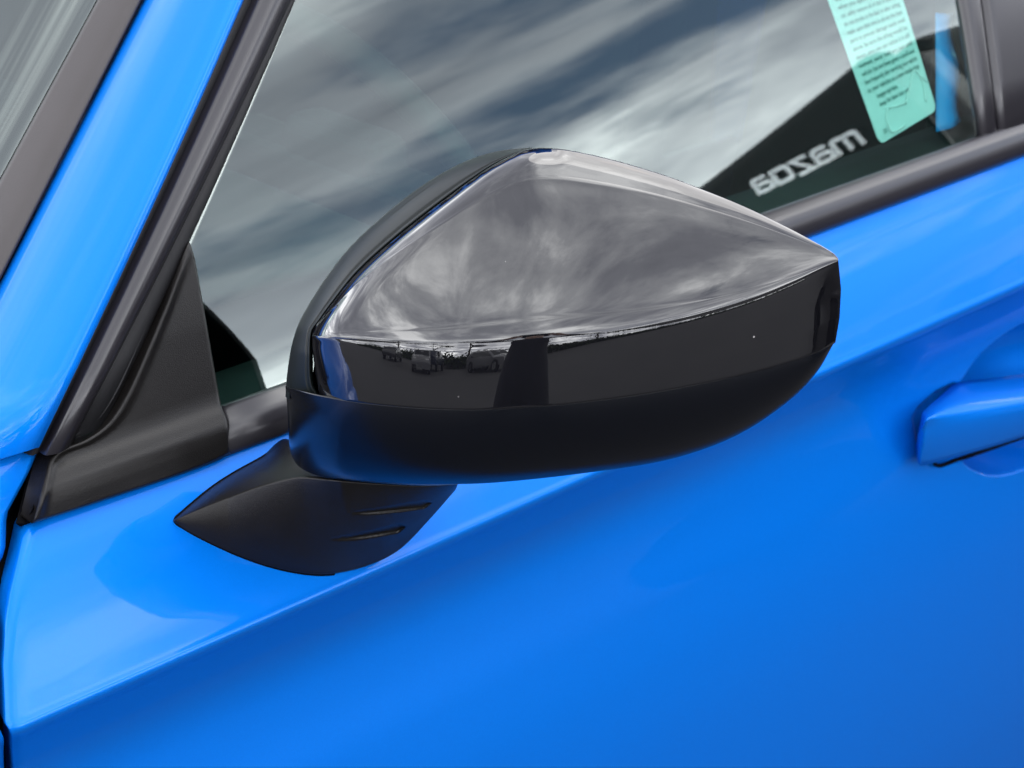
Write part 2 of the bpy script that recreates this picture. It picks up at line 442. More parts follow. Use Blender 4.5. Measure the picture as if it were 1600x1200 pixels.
# blue pillar between windscreen and door
def Lw_at(z):
    a = hit_y(190, 67, K_glass(1.195)+0.052); c = hit_y(0, 440, K_glass(1.088)+0.050)
    return c+(a-c)*((z-c[2])/(a[2]-c[2]))
def Lp(s, out):                                      # across the pillar, 0 at the seal, 1 at the windscreen
    return lambda z: Ls0(z)*(1-s)+Lw_at(z)*s+np.array((-0.62*out, -0.72*out, 0.30*out))
PZ0 = 1.004
def psample(s, out, n=14, dz=0.0):
    f_ = Lp(s, out)
    lo, hi = 0.94, 1.25
    for _ in range(30):                              # the foot of the pillar ends on its seam with the fender
        md_ = (lo+hi)/2; x_, y_ = pix(f_(md_))
        if y_ > 717-0.30*max(x_, -200): lo = md_
        else: hi = md_
    return [tuple(f_(z)) for z in np.linspace(lo, A_TOP, n)]
pil = strip('roof_pillar', [[tuple(np.array(p)+np.array((0.004, 0.016, -0.003))) for p in psample(0, 0)], psample(0.0, 0.0), psample(0.015, .0022), psample(0.06, .0062), psample(0.17, .0098), psample(0.36, .0125), psample(0.58, .0130), psample(0.80, .0090), psample(0.93, .0045), psample(0.985, .0010), psample(1.0, -0.002),
      [tuple(np.array(p)+np.array((0.012, 0.02, -0.006))) for p in psample(1.0, -0.002)]], MP, car, n=14, m_=60, thick=0.0009)

# windscreen and its side trim
pa = Lw_at(1.20); pb = Lw_at(1.08)
ldir = (pa-pb)/np.linalg.norm(pa-pb)
acr = np.array((-0.30, 1.0, 0.10)); acr /= np.linalg.norm(acr)
wn_ = np.cross(ldir, acr); wn_ /= np.linalg.norm(wn_)
if wn_[0] > 0: wn_ = -wn_
def ws_line(p0, p1, lift):
    a = hit_plane(*p0, pa+wn_*lift, wn_); c = hit_plane(*p1, pa+wn_*lift, wn_)
    dd = (a-c)/np.linalg.norm(a-c)
    return [tuple(c+dd*s) for s in np.linspace(-0.20, 0.55, 12)]
t_in = ws_line((118, 67), (0, 285), 0.006)
t_out = ws_line((187, 67), (-2, 440), 0.004)
t_mid = ws_line((160, 67), (0, 372), 0.0085)
t_gl = ws_line((116, 67), (0, 281), 0.000)
t_ed = ws_line((188.5, 67), (-1, 443), -0.010)
strip('windscreen_trim', [t_gl, t_in, ws_line((121, 67), (0, 291), 0.0072), t_mid, ws_line((183, 67), (-3, 433), 0.006), t_out, t_ed], M_COWL, car, n=12, m_=26, thick=0.001)
base_l = np.array(t_gl)-wn_*0.002
wsg = [base_l, base_l+acr*0.35, base_l+acr*0.7+np.array((-0.03, 0, 0)), base_l+acr*1.25+np.array((0.1, 0, 0))]
ws = strip('windscreen', [[tuple(p) for p in l] for l in wsg], M_WS, car, n=12, m_=24, thick=0.004)
# printed black band with its dotted fringe, behind the glass
f_in = np.array(ws_line((86, 67), (0, 208), -0.009)); f_out = np.array(ws_line((120, 67), (0, 290), -0.009))
frit = strip('frit_band', [[tuple(p) for p in f_in], [tuple(p) for p in f_out]], M_DARK, ws, n=12, m_=2, thick=0.0004)
bm = bmesh.new()
dd = (f_in[-1]-f_in[0]); LL = np.linalg.norm(dd); dd /= LL
acf = f_in[0]-f_out[0]; acf -= dd*np.dot(acf, dd); acf /= np.linalg.norm(acf)
for i in range(int(LL/0.0042)):
    c = f_in[0]+dd*(i*0.0042)
    v = [bm.verts.new(tuple(c+dd*a+acf*b_)) for a, b_ in ((-0.0012, -0.001), (0.0012, -0.001), (0.0010, 0.0034), (-0.0010, 0.0034))]
    bm.faces.new(v)
fd = bm_obj('frit_dots', bm, M_DARK, ws); fd['kind'] = 'stuff'; solid(fd, 0.0004)

# door glass
zg = np.concatenate([np.linspace(0.975, 1.21, 30), np.linspace(1.22, A_TOP, 10)])
G = []
for z in zg:
    xa = Lglass(z)[0]-0.012
    G.append([(x, K_glass(z), z) for x in np.linspace(xa, 0.735, 40)])
glass = link('window_glass', face_out(grid_mesh('window_glass', G), (0, -5, 1)), M_GLASS, car)
solid(glass, 0.0015)

# belt moulding along the foot of the glass
bt = [(K_glass(1.002)+0.004, 0.996), (K_glass(1.002)-0.001, 1.0025), (0.0120, 1.0040), (0.0070, 1.0025), (-0.0005, 0.9985), (-0.0045, 0.9925), (-0.0055, 0.9865), (-0.0045, 0.9815), (-0.0005, 0.9790), (0.008, 0.979)]
bq = crv(bt, 40)
xm0 = hit_y(352, 680, 0)[0]-0.004
G = [[(x, y, z) for y, z in bq] for x in np.linspace(xm0, 1.6, 30)]
bel = link('belt_moulding', face_out(grid_mesh('belt_moulding', G), (0, -5, 1)), M_TRIM, car)
solid(bel, 0.001)

# B pillar trim behind the glass edge
f0 = lambda z: K_glass(z)-0.003
b0a = hit_f(1512, 67, f0); b0b = hit_f(1533, 210, f0)
b1a = hit_f(1540, 67, f0); b1b = hit_f(1556, 200, f0)
def bl(a, b_, off, dx=0.0):
    r = []
    for z in np.linspace(0.985, A_TOP, 10):
        s = (z-b_[2])/(a[2]-b_[2]); q = b_+(a-b_)*s; r.append((q[0]+dx, K_glass(z)-off, z))
    return r
strip('glass_run_seal', [bl(b0a, b0b, -0.004), bl(b0a, b0b, 0.003), bl(b0a, b0b, 0.006, 0.006), bl(b1a, b1b, 0.006, -0.003), bl(b1a, b1b, 0.003, -0.0005), bl(b1a, b1b, -0.006)], M_TRIM, car, n=10, m_=16, thick=0.001)
strip('pillar_applique', [bl(b1a, b1b, -0.006, 0.002), bl(b1a, b1b, 0.0045, 0.0024), bl(b1a, b1b, 0.0075, 0.006), bl(b1a, b1b, 0.0085, 0.06), bl(b1a, b1b, 0.0075, 0.12), bl(b1a, b1b, -0.004, 0.124)], M_TRIM, car, n=10, m_=24, thick=0.001)

# ------------------------------------------------------------------ sail panel (triangular black plate at the foot of the mirror window)
def sail_y(z):                                       # follows the window above, falls out to the door below
    return float(np.interp(z, [0.93, 0.960, 0.980, 0.993, 0.9995, 1.0080, 1.0125, 1.02, 1.05, 1.2],
                           [-0.0078, -0.0076, -0.0070, -0.0054, -0.0036, 0.0088, K_glass(1.0125)-0.0085, K_glass(1.02)-0.0085, K_glass(1.05)-0.0085, K_glass(1.2)-0.0085]))
sz = np.linspace(0.93, 1.2, 400); sy = np.array([sail_y(z) for z in sz])
ker = np.hanning(11); ker /= ker.sum()
sy2 = np.convolve(np.pad(sy, 5, mode='edge'), ker, 'valid')
sail_s = lambda z: float(np.interp(z, sz, sy2))
up_px = [(50, 816), (66, 752), (80, 707), (128, 686), (160, 664), (183, 634), (207, 588), (250, 487), (280, 408), (289, 385), (294, 378)]
lo_px = [(50, 818), (110, 799), (150, 786), (270, 746), (330, 724), (361, 709), (357, 662), (346, 636), (335, 575), (318, 478), (304, 402), (297, 380)]
def sail_pt(px, py, lift=0.0):
    p = hit_f(px, py, lambda z: sail_s(z)-lift)
    return tuple(p)
nS = 90
U2 = crv(up_px, nS); 
# lower/right border is split at its two corners so that they stay sharp
l1 = crv(lo_px[:6], 44); l2 = crv(lo_px[5:8], 14); l3 = crv(lo_px[7:], 36)
B2 = np.concatenate([l1[:-1], l2[:-1], l3])
kk = np.linspace(0, 1, nS)
B2 = np.stack([np.interp(kk, np.linspace(0, 1, len(B2)), B2[:, i]) for i in range(2)], 1)
def rr(dist):                                        # raised rounded border along the upper edge
    return 0.0032*math.exp(-((dist-9)/6.0)**2)
G = []
for i in range(nS):
    a, c = U2[i], B2[i]
    Lpx = np.linalg.norm(c-a)+1e-6
    tt = np.concatenate([np.linspace(0, 1, 40)])
    row = []
    p = np.array(sail_pt(*a)); row.append(tuple(p+np.array((0, 0.012, 0)))); 
    for s in tt:
        q = a+(c-a)*s
        d0, d1 = s*Lpx, (1-s)*Lpx
        edge = 0.003*(1-min(1, d0/3.0))**2+0.0022*(1-min(1, d1/4.0))**2
        row.append(sail_pt(q[0], q[1], rr(d0)*min(1, Lpx/40)-edge))
    p = np.array(sail_pt(*c)); row.append(tuple(p+np.array((0, 0.014, 0))))
    G.append(row)
sail = link('mirror_triangle', face_out(grid_mesh('mirror_triangle', G), CAM), M_PLAS, car)
# dark filler lip between plate and window trim
strip('triangle_seal', [[tuple(np.array(sail_pt(x-3, y-2))+np.array((0, 0.010, 0))) for x, y in up_px[2:-2]], [tuple(np.array(sail_pt(x-6, y-4))+np.array((0, 0.001, 0))) for x, y in up_px[2:-2]],
      [tuple(np.array(sail_pt(x-13, y-6))+np.array((0, 0.008, 0))) for x, y in up_px[2:-2]]], M_RUB, car, n=40, m_=8, thick=0.0006)
# little pocket between fender tip, pillar and plate
cpx = [(62, 700), (78, 704), (56, 800), (44, 822), (30, 822), (56, 716)]
bm = bmesh.new(); bm.faces.new([bm.verts.new(tuple(hit_f(x, y, lambda z: Yd(min(z, 1.0))+0.008))) for x, y in cpx])
solid(bm_obj('corner_filler', bm, M_DARK, car), 0.004)

# ------------------------------------------------------------------ wing mirror
MDEP = DIST-0.080
SC = DIST/F_PX                                       # metres per picture unit at the mirror
capTop = [(488, 518), (497, 505), (520, 474), (560, 425), (620, 371), (690, 316), (760, 265), (800, 243), (830, 233), (862, 232), (900, 237), (950, 248), (1000, 262), (1050, 278), (1100, 297), (1150, 317), (1200, 340), (1260, 371), (1300, 394), (1310, 404)]
crease = [(488, 524), (520, 527), (560, 531), (640, 537), (700, 539), (780, 537), (860, 531), (940, 522), (1020, 509), (1100, 491), (1180, 466), (1240, 441), (1285, 419), (1311, 407)]
seam = [(446, 604), (470, 611), (500, 618), (560, 628), (630, 635), (700, 639), (760, 639), (820, 636), (900, 629), (1000, 616), (1100, 598), (1180, 580), (1240, 563), (1280, 549), (1305, 534)]
bottom = [(452, 697), (457, 715), (468, 730), (490, 741), (520, 747), (580, 753), (640, 756), (700, 756.5), (760, 755), (830, 749), (900, 741), (1000, 727), (1060, 714), (1120, 694), (1170, 670), (1215, 640), (1250, 611), (1279, 578), (1298, 545), (1306, 530)]
outline = [(452, 697), (449, 660), (446, 620), (448, 590), (454, 548), (464, 512), (480, 480), (508, 436), (545, 388), (590, 345), (640, 304), (690, 271), (740, 247), (785, 235), (830, 230.5)]
right = [(1310, 405), (1314.5, 425), (1315, 455), (1313, 490), (1309, 518), (1303, 538)]
def fx(pts, n=500):
    c = crv(pts, n)
    o_ = np.argsort(c[:, 0]); return lambda x: float(np.interp(x, c[o_, 0], c[o_, 1]))
yT, yK, yS, yB = fx(capTop), fx(crease), fx(seam), fx(bottom)
rc = crv(right, 200); xRf = lambda y: float(np.interp(y, rc[:, 1], rc[:, 0]))
bb = crv(bottom, 600); br = bb[bb[:, 0] > 1100]
xRb = lambda y: float(np.interp(-y, -br[:, 1], br[:, 0]))
lc = crv(outline[:8], 300); lo_ = np.argsort(lc[:, 1]); xLf = lambda y: float(np.interp(y, lc[lo_, 1], lc[lo_, 0]))
# relief of the crest line, in picture units, by integrating its slope across
XX = np.linspace(420, 1340, 1841)
phi = np.interp(XX, [420, 500, 560, 650, 740, 850, 1000, 1150, 1250, 1340], [44, 34, 25, 14, 6, 0, -8, -17, -24, -30])
zk = np.concatenate([[0], np.cumsum(np.tan(np.radians((phi[1:]+phi[:-1])/2))*np.diff(XX))])
zk -= zk.max()
zK = lambda x: float(np.interp(x, XX, zk))
# slope of the upper facet (degrees back from the picture plane) along t = 0 crease .. 1 top edge
TT = np.linspace(0, 1, 401)
def integ(stops, vals):
    th = np.interp(TT, stops, vals)
    sm = np.convolve(np.pad(th, 30, mode='reflect', reflect_type='odd'), np.hanning(61)/np.hanning(61).sum(), 'valid')
    th = np.where(TT < 0.12, th+(sm-th)*np.clip((TT-0.04)/0.08, 0, 1), sm)
    return np.concatenate([[0], np.cumsum(np.tan(np.radians((th[1:]+th[:-1])/2))*np.diff(TT))])
UT = [0, 0.02, 0.06, 0.15, 0.4, 0.65, 0.82, 0.92, 0.97, 1.0]
UA = integ(UT, [-10, -3, 4, 8, 13, 18, 22, 25, 27, 29])      # inboard half: its own edge roll finishes it
UB = integ(UT, [-10, -3, 4, 8, 13, 20, 29, 40, 50, 60])      # outboard half
UC = integ(UT, [-14, -5, 3, 8, 13, 20, 29, 40, 50, 60])      # towards the tip the crease looks lower
def zup(x, y):
    H = max(yK(x)-yT(x), 2.0); tq = min(max((yK(x)-y)/H, 0), 1)
    a = float(np.interp(x, [740, 930], [0, 1])); a = a*a*(3-2*a); c = float(np.interp(x, [850, 1100], [0, 1]))
    ib = float(np.interp(tq, TT, UB))*(1-c)+float(np.interp(tq, TT, UC))*c
    return zK(x)-H*(float(np.interp(tq, TT, UA))*(1-a)+ib*a)
BA = integ([0, 0.25, 1.0], [10, 12, 15.5]); BB = integ([0, 0.12, 1.0], [13.5, 15, 17])
CC = integ([0, 0.25, 0.5, 0.72, 0.88, 1.0], [16, 29, 41, 52, 64, 78])
def roll(dist, R, cap_=0.985):
    if dist >= R: return 0.0
    u_ = min(1-max(dist, 0)/R, cap_)
    return R*(1-math.sqrt(1-u_*u_))
def roll2(dist, R, um):                              # the same, but carried on straight where it gets steep
    if dist >= R: return 0.0
    u_ = 1-max(dist, 0)/R
    if u_ <= um: return R*(1-math.sqrt(1-u_*u_))
    return R*(1-math.sqrt(1-um*um))+(u_-um)*R*um/math.sqrt(1-um*um)
def zlow(x, y):
    k_, s_, b_ = yK(x), yS(x), yB(x)
    Hb = max(s_-k_, 3); Hc = max(b_-s_, 3)
    c = float(np.interp(x, [700, 1100], [0, 1]))
    band = lambda q: float(np.interp(q, TT, BA))*(1-c)+float(np.interp(q, TT, BB))*c
    if y <= s_: return zK(x)-Hb*band((y-k_)/Hb)
    return zK(x)-Hb*band(1.0)-Hc*float(np.interp((y-s_)/Hc, TT, CC))
def zmir(x, y):
    return zup(x, y) if y < yK(x) else zlow(x, y)
def PM(x, y, z): return tuple(P(x, y, MDEP-z*SC))
def edge_roll(x, y, xl, xr):
    return roll(x-xl, 46)*0.9
dgl = crv(capTop[:10], 400)
def diag_roll(x, y):                                 # the inboard edge turns away in a tight radius
    wgt = float(np.interp(x, [780, 930], [1, 0]))
    if wgt == 0: return 0.0
    dq = float(np.sqrt(((dgl-np.array((x, y)))**2).sum(1).min()))
    R, um = 40.0, 0.905
    if dq >= R: return 0.0
    u_ = 1-dq/R
    if u_ <= um: return wgt*R*(1-math.sqrt(1-u_*u_))
    return wgt*(R*(1-math.sqrt(1-um*um))+(u_-um)*R*um/math.sqrt(1-um*um))
# ---- glossy cap: from the seam up over the crease to the top edge
def cap_left(y):                                     # left end of the cap face
    return float(np.interp(y, [500, 518, 560, 600, 625], [492, 488, 487, 490, 500]))
NU = 210
uu = np.concatenate([np.linspace(0, 0.06, 26)[:-1], np.linspace(0.06, 0.92, 150)[:-1], np.linspace(0.92, 1, 36)])
vb = np.linspace(0, 1, 44); vt = np.concatenate([np.linspace(0, 0.12, 24)[1:], np.linspace(0.12, 0.85, 50)[1:], np.linspace(0.85, 1, 30)[1:]])
# smooth z by evaluating on the grid, then relaxing the crease a little
G = []
for v in np.concatenate([vb-1, vt]):                 # -1 seam .. 0 crease .. 1 top
    row = []
    for u_ in uu:
        if v <= 0:
            # along the band: end lines differ top and bottom
            xl = 488+(500-488)*(-v)**2; xr = float(np.interp(-v, [0, .35, .7, 1], [1310, 1314.2, 1312, 1305.5]))
            x = xl+(xr-xl)*u_
            y = yK(x)*(1+v)+yS(min(x, 1304.5))*(-v)
            z = zlow(x, y)-edge_roll(x, y, xl, xr)*min(1, -v*5+0.55)-roll2(xr-x, 60, 0.74)*min(1, -v*2.2)
        else:
            xl, xr = 488, 1310
            x = xl+(xr-xl)*u_
            y = yK(x)+(yT(x)-yK(x))*v
            z = zup(x, y)-edge_roll(x, y, xl, xr)*0.55-diag_roll(x, y)
        row.append([x, y, z])
    G.append(row)
G = np.array(G)
Z = G[:, :, 2]
for _ in range(10):                                  # fair the relief
    Z[1:-1] = Z[1:-1]*0.5+0.25*(Z[2:]+Z[:-2])
capG = G
PT = [[PM(*q) for q in row] for row in G]
# hems: fold the seam edge and the top edge inwards
hem = [tuple(np.array(PM(q[0], q[1]+1.2, q[2]-2))) for q in G[0]]
hem2 = [tuple(np.array(PM(q[0], q[1]-1, q[2]-14))) for q in G[0]]
top1 = [tuple(np.array(PM(q[0]-0.5, q[1]-0.3, q[2]-6))) for q in G[-1]]
top2 = [tuple(np.array(PM(q[0]+1, q[1]+1, q[2]-24))) for q in G[-1]]
PT = [hem2, hem]+PT+[top1, top2]
cov_parent = None
# ---- satin lower cover: from the seam down round to the bottom edge
def cover_xy(u_, v):
    xl = float(np.interp(v, [0, .3, 1], [446, 448.5, 452])); xr = float(np.interp(v, [0, 1], [1304.5, 1306]))
    x = xl+(xr-xl)*u_
    return x, yS(x)*(1-v)+yB(x)*v
G = []
uu2 = np.concatenate([np.linspace(0, 0.08, 36)[:-1], np.linspace(0.08, 0.92, 150)[:-1], np.linspace(0.92, 1, 36)])
for v in np.linspace(0, 1, 70):
    row = []
    for u_ in uu2:
        x, y = cover_xy(u_, v)
        xl = cover_xy(0, v)[0]; xr = cover_xy(1, v)[0]
        z = zlow(x, y)-roll(x-xl, 88)*1.05-roll2(xr-x, 56, 0.80)-1.5
        row.append([x, y, z])
    G.append(row)
G = np.array(G); covG = G
Z = G[:, :, 2]
for _ in range(6): Z[1:-1] = Z[1:-1]*0.5+0.25*(Z[2:]+Z[:-2])
CT = [[PM(*q) for q in row] for row in G]
h1 = [PM(q[0], q[1]-0.8, q[2]-1.5) for q in G[0]]
h2 = [PM(q[0], q[1]+2, q[2]-16) for q in G[0]]
bt1 = [PM(q[0], q[1]-2, q[2]-22) for q in G[-1]]
bt2 = [PM(q[0]*0.98+880*0.02, q[1]-22, q[2]-66) for q in G[-1]]
CT = [h2, h1]+CT+[bt1, bt2]
housing = link('wing_mirror', face_out(grid_mesh('wing_mirror', CT), CAM), M_SATIN, car, label='satin black lower shell of the wing mirror')
cap = link('mirror_cap', face_out(grid_mesh('mirror_cap', PT), CAM), M_CAP, housing)
# ---- rim: the frame seen past the inboard edge of the cap
inn = crv([(500, 619), (489, 600), (486, 560), (487.5, 519)]+capTop[1:9], 80)
out_ = crv(outline[2:], 80)
def cap_edge_z(x, y):
    xx = min(max(x, 489), 1309)
    if y > 520: return zlow(495, y)-edge_roll(489, y, 488, 1310)
    return zup(xx, yT(xx))-edge_roll(xx, y, 488, 1310)*0.55-diag_roll(xx, yT(xx))
ez = np.array([cap_edge_z(*p) for p in inn])
ez = np.convolve(np.pad(ez, 4, mode='edge'), np.ones(9)/9, 'valid')
G = []
for s in np.linspace(0, 1, 34):
    row = []
    for i in range(80):
        q = inn[i]*(1-s)+out_[i]*s
        # small gutter, a bead, then a round-over to the silhouette
        g = -14+9*min(1, s/0.10)-4*math.exp(-((s-0.2)/0.05)**2)
        rnd = 46*s+40*(1-math.sqrt(max(0.0004, 1-s**2.2)))
        row.append(PM(q[0], q[1], ez[i]+g-rnd))
    G.append(row)
G.insert(0, [PM(inn[i][0]+3, inn[i][1]+2, ez[i]-34) for i in range(80)])
G.append([PM(out_[i][0]+6, out_[i][1]+4, ez[i]-62) for i in range(80)])
rim = link('mirror_rim', face_out(grid_mesh('mirror_rim', G), CAM), M_RIM, housing)
# ---- rear: looking glass and the back of the shell
oz = [(q[0], q[1], ez[k]-58) for k, q in enumerate(out_)][::2]
tz = [(q[0], q[1], q[2]-26) for q in capG[-1] if q[0] > 830][::3]
bz = [(q[0], q[1], q[2]-58) for q in covG[-1]][::-4]
lp = np.array(oz+tz+bz); cen = lp[:, :2].mean(0)
A3 = np.c_[lp[:, 0]-880, lp[:, 1]-500, np.ones(len(lp))]
fit_ = np.linalg.lstsq(A3, lp[:, 2], rcond=None)[0]
tilt = A3[:, :2] @ fit_[:2]
cz = tilt+(lp[:, 2]-tilt).min()-8
bm = bmesh.new()
def shr(p, f): return cen+(p[:2]-cen)*f
r0 = [bm.verts.new(PM(*shr(p, 0.975), p[2])) for p in lp]
r1 = [bm.verts.new(PM(*shr(p, 0.95), z)) for p, z in zip(lp, cz)]
r2 = [bm.verts.new(PM(*shr(p, 0.91), z+6)) for p, z in zip(lp, cz)]
for A_, B_ in ((r0, r1), (r1, r2)):
    for i in range(len(A_)):
        j = (i+1) % len(A_); bm.faces.new((A_[i], A_[j], B_[j], B_[i]))
bm_obj('mirror_shell', bm, M_RIM, housing, smooth=True)
bm = bmesh.new()
bm.faces.new([bm.verts.new(PM(*shr(p, 0.90), z+32+0.075*(p[0]-cen[0]))) for p, z in zip(lp, cz)])
bm_obj('mirror_glass', bm, M_SILV, housing)

# ---- foot: wedge from the door out to the shell
def dep_of(p): return float(np.dot(np.array(p)-CAM, DV))
ridge = [(271, 814), (300, 801), (350, 781), (400, 762), (440, 750), (466, 745), (490, 746), (540, 751), (600, 756), (660, 759), (715, 757)]
back = [(271, 813), (297, 790), (330, 763), (365, 740), (410, 715), (450, 690), (480, 700), (540, 720), (600, 730), (660, 740), (725, 742)]
low = [(271, 815), (300, 833), (340, 853), (390, 874), (440, 889), (490, 897), (530, 895), (580, 882), (625, 858), (668, 815), (712, 765)]
nF = 110
rg, bk, lw_ = crv(ridge, nF), crv(back, nF), crv(low, nF)
dd0 = np.array([dep_of(hit_f(x, y, Yd)) for x, y in lw_])
db0 = np.array([dep_of(hit_f(x, y, Yd)) for x, y in bk])
kx = np.linspace(0, 1, nF)
dr0 = np.array([dep_of(hit_f(x, y, Yd)) for x, y in rg])
dm_ = DIST-0.045+0.028
stand = np.interp(kx, [0, 0.2, 0.45, 0.6, 1], [0.002, 0.028, 0.072, 0.098, 0.125])    # how far the ridge stands off the door
dr = dr0-stand
dl = dd0-np.interp(kx, [0, .3, .6, .75, .9, 1], [0.001, 0.002, 0.004, 0.014, 0.055, 0.095])
db = db0-np.interp(kx, [0, .35, .5, 1], [0.001, 0.002, 0.012, 0.05])
def groove(px, py):
    g = 0.0
    for (x0, y0, x1, y1, wd) in ((556, 801, 668, 787, 7.0), (523, 842, 628, 824, 7.0)):
        tq = (px-x0)/(x1-x0)
        if -0.05 < tq < 1.05:
            yc = y0+(y1-y0)*(tq**1.4 if tq > 0 else 0)
            wq = wd*(0.35+0.65*max(0, min(1, tq)))*min(1, (tq+0.05)*6)*min(1, (1.05-tq)*10)
            q = (py-yc)/max(wq, .5)
            g = max(g, 0.0055*max(0, 1-q*q)**0.8*(0.3+0.7*max(0, min(1, tq))))
    return g
rg, bk, lw_ = [crv(c, 2*nF) for c in (rg, bk, lw_)]
kx2 = np.linspace(0, 1, 2*nF); dr, dl, db = [np.interp(kx2, kx, q) for q in (dr, dl, db)]
G = []
for i in range(2*nF):
    row = []
    for s in np.linspace(0, 1, 22)[:-1]:             # back edge to ridge
        q = bk[i]*(1-s)+rg[i]*s
        d_ = db[i]*(1-s)+dr[i]*s-0.004*math.sin(math.pi*s)*min(1, kx2[i]*5)
        row.append([q[0], q[1], d_])
    bl_ = np.interp(kx2[i], [0, .3, .55, .8, 1], [0.0, 0.004, 0.008, 0.007, 0.001])
    for s in np.linspace(0, 1, 90):                  # ridge down the face to the lower edge
        q = rg[i]*(1-s)+lw_[i]*s
        e = s**1.15
        d_ = dr[i]*(1-e)+dl[i]*e-bl_*math.sin(math.pi*min(1, s*1.02))*1.0
        row.append([q[0], q[1], d_+groove(*q)])
    G.append(row)
G = np.array(G)
for _ in range(1):
    Z = G[:, :, 2]; Z[:, 1:-1] = Z[:, 1:-1]*0.5+0.25*(Z[:, 2:]+Z[:, :-2])
PTS = [[tuple(P(*q)) for q in row] for row in G]
for row in PTS:                                      # tuck the lower and the back edge in behind
    row.append(tuple(np.array(row[-1])+np.array((0.010, 0.018, 0.004))))
    row.insert(0, tuple(np.array(row[0])+np.array((0.004, 0.018, -0.004))))
CONTACT = [tuple(hit_f(x, y, Yd)) for x, y in bk[2:95:6][::-1]]+[tuple(hit_f(x, y, Yd)) for x, y in lw_[2:118:6]]  # path of the dark contact line where foot meets door
foot = link('mirror_foot', face_out(grid_mesh('mirror_foot', PTS), CAM), M_PLAS, housing)

# ------------------------------------------------------------------ door handle
def HY(off): return lambda z: -0.040-off
hr0, hr1 = hit_y(1447, 659, -0.077), hit_y(1600, 623, -0.079)
hb0, hb1 = hit_y(1463, 721, -0.069), hit_y(1600, 672, -0.073)
ht0, ht1 = hit_y(1500, 597, -0.047), hit_y(1600, 583, -0.049)
xe = 0.90
def ext(a, c, x): return a+(c-a)*((x-a[0])/(c[0]-a[0]))
G = []
for k_, s in enumerate(np.linspace(0, 1, 26)):
    x = hr0[0]+(xe-hr0[0])*s
    r_, bo_, tp = ext(hr0, hr1, x), ext(hb0, hb1, x), ext(ht0, ht1, x)
    wq = float(np.clip((x-hr0[0])/(ht0[0]-hr0[0]+1e-9)*0.9+0.10, 0, 1)); tp = r_+(tp-r_)*wq
    arch = 0.010*math.sin(math.pi*s)
    back_ = tp+np.array((0, 0.010, -0.001)); 
    in_b = bo_+np.array((0, 0.016, 0.004))
    sec = [tp, tp*0.6+r_*0.4+np.array((0, -0.0015, 0.0015)), tp*0.2+r_*0.8+np.array((0, -0.001, 0.001)), r_+np.array((0, 0.0006, -0.0004)), r_*0.8+bo_*0.2+np.array((0, -0.0012, 0)), r_*0.5+bo_*0.5+np.array((0, -0.0022, 0)), r_*0.15+bo_*0.85+np.array((0, -0.001, 0)), bo_, bo_+np.array((0, 0.006, -0.0008)), in_b, back_]
    sec = [np.array((x, q[1]-arch, q[2])) for q in sec]
    skew = max(0.0, 1-s*5)
    sec = [q+np.array(((q[1]-sec[3][1])*1.0*skew, 0, 0)) for q in sec]      # the front end is cut on the slant
    if k_ == 0:
        c = sum(sec)/len(sec)
        # rounded nose
        for f_, dx in ((0.05, 0.0), (0.90, 0.0006), (0.97, 0.0022)):
            G.append([c+(q-c)*f_+np.array((dx, (q-c)[1]*0+0.004*(1-f_), 0)) for q in sec])
        sec = [q+np.array((0.005, 0, 0)) for q in sec]
    G.append(sec)
hd = link('door_handle', grid_mesh('door_handle', G, closed_u=True, caps=True), MP, door)
gap_px = [(1502, 598), (1484, 610), (1462, 631), (1443, 652), (1441, 664), (1448, 692), (1458, 721), (1466, 728), (1500, 717), (1550, 700), (1612, 678)]
GAPL = [tuple(hit_f(x, y, lambda z: Yd(z)+0.0022)) for x, y in gap_px]  # path of the dark gap round the handle's front end
# ------------------------------------------------------------------ rest of the car, closed round the cabin
def ybox(name, c, s, mat, parent=car, bv=0.02):
    bm = bmesh.new(); box_bm(bm, c, s); return bevel(bm_obj(name, bm, mat, parent), bv)
G = []
for x in np.linspace(0.33, 2.25, 14):
    G.append([(x, y, 1.47+0.06*math.sin(math.pi*(y-0.13)/1.44)+0.03*math.sin(math.pi*(x-0.33)/1.92)) for y in np.linspace(0.13, 1.57, 16)])
solid(link('roof', face_out(grid_mesh('roof', G), (1, .8, 9)), MP, car), 0.03)
strip('roof_rail', [[(x, 0.135, 1.475) for x in (0.30, 2.25)], [(x, 0.150, 1.44) for x in (0.30, 2.25)], [(x, 0.165, 1.425) for x in (0.30, 2.25)]], MP, car, n=4, m_=6, thick=0.02)
G = [[(0.99, Yd(z), z), (1.5, Yd(z)+0.01, z), (1.9, Yd(z)+0.02, z), (2.3, Yd(z)+0.07, z)] for z in np.linspace(0.997, 0.25, 60)]
link('rear_door', face_out(grid_mesh('rear_door', G), (1, -5, 1)), MP, car)
G = [[(x, K_glass(z)+0.001, z) for x in np.linspace(0.86, 1.75, 10)] for z in np.linspace(0.985, A_TOP, 12)]
solid(link('rear_window', face_out(grid_mesh('rear_window', G), (1, -5, 1)), M_GLASS, car), 0.004)
ybox('rear_pillar', (2.0, 0.13, 1.2), (0.5, 0.05, 0.5), MP)
ybox('tail_panel', (2.3, 0.87, 0.85), (0.05, 1.72, 1.2), MP)
ybox('floor_pan', (0.7, 0.86, 0.25), (3.2, 1.6, 0.04), M_INT)
ybox('firewall', (-0.38, 0.86, 0.62), (0.04, 1.6, 0.75), M_INT)
ybox('far_door', (0.93, 1.71, 0.62), (2.9, 0.05, 0.75), M_INT)
ybox('bonnet', (-0.85, 0.86, 1.00), (1.0, 1.1, 0.03), MP, bv=0.014)
for x in (0.33, 0.80, 1.75): ybox('far_pillar', (x, 1.60, 1.22), (0.10, 0.05, 0.5), M_INT)
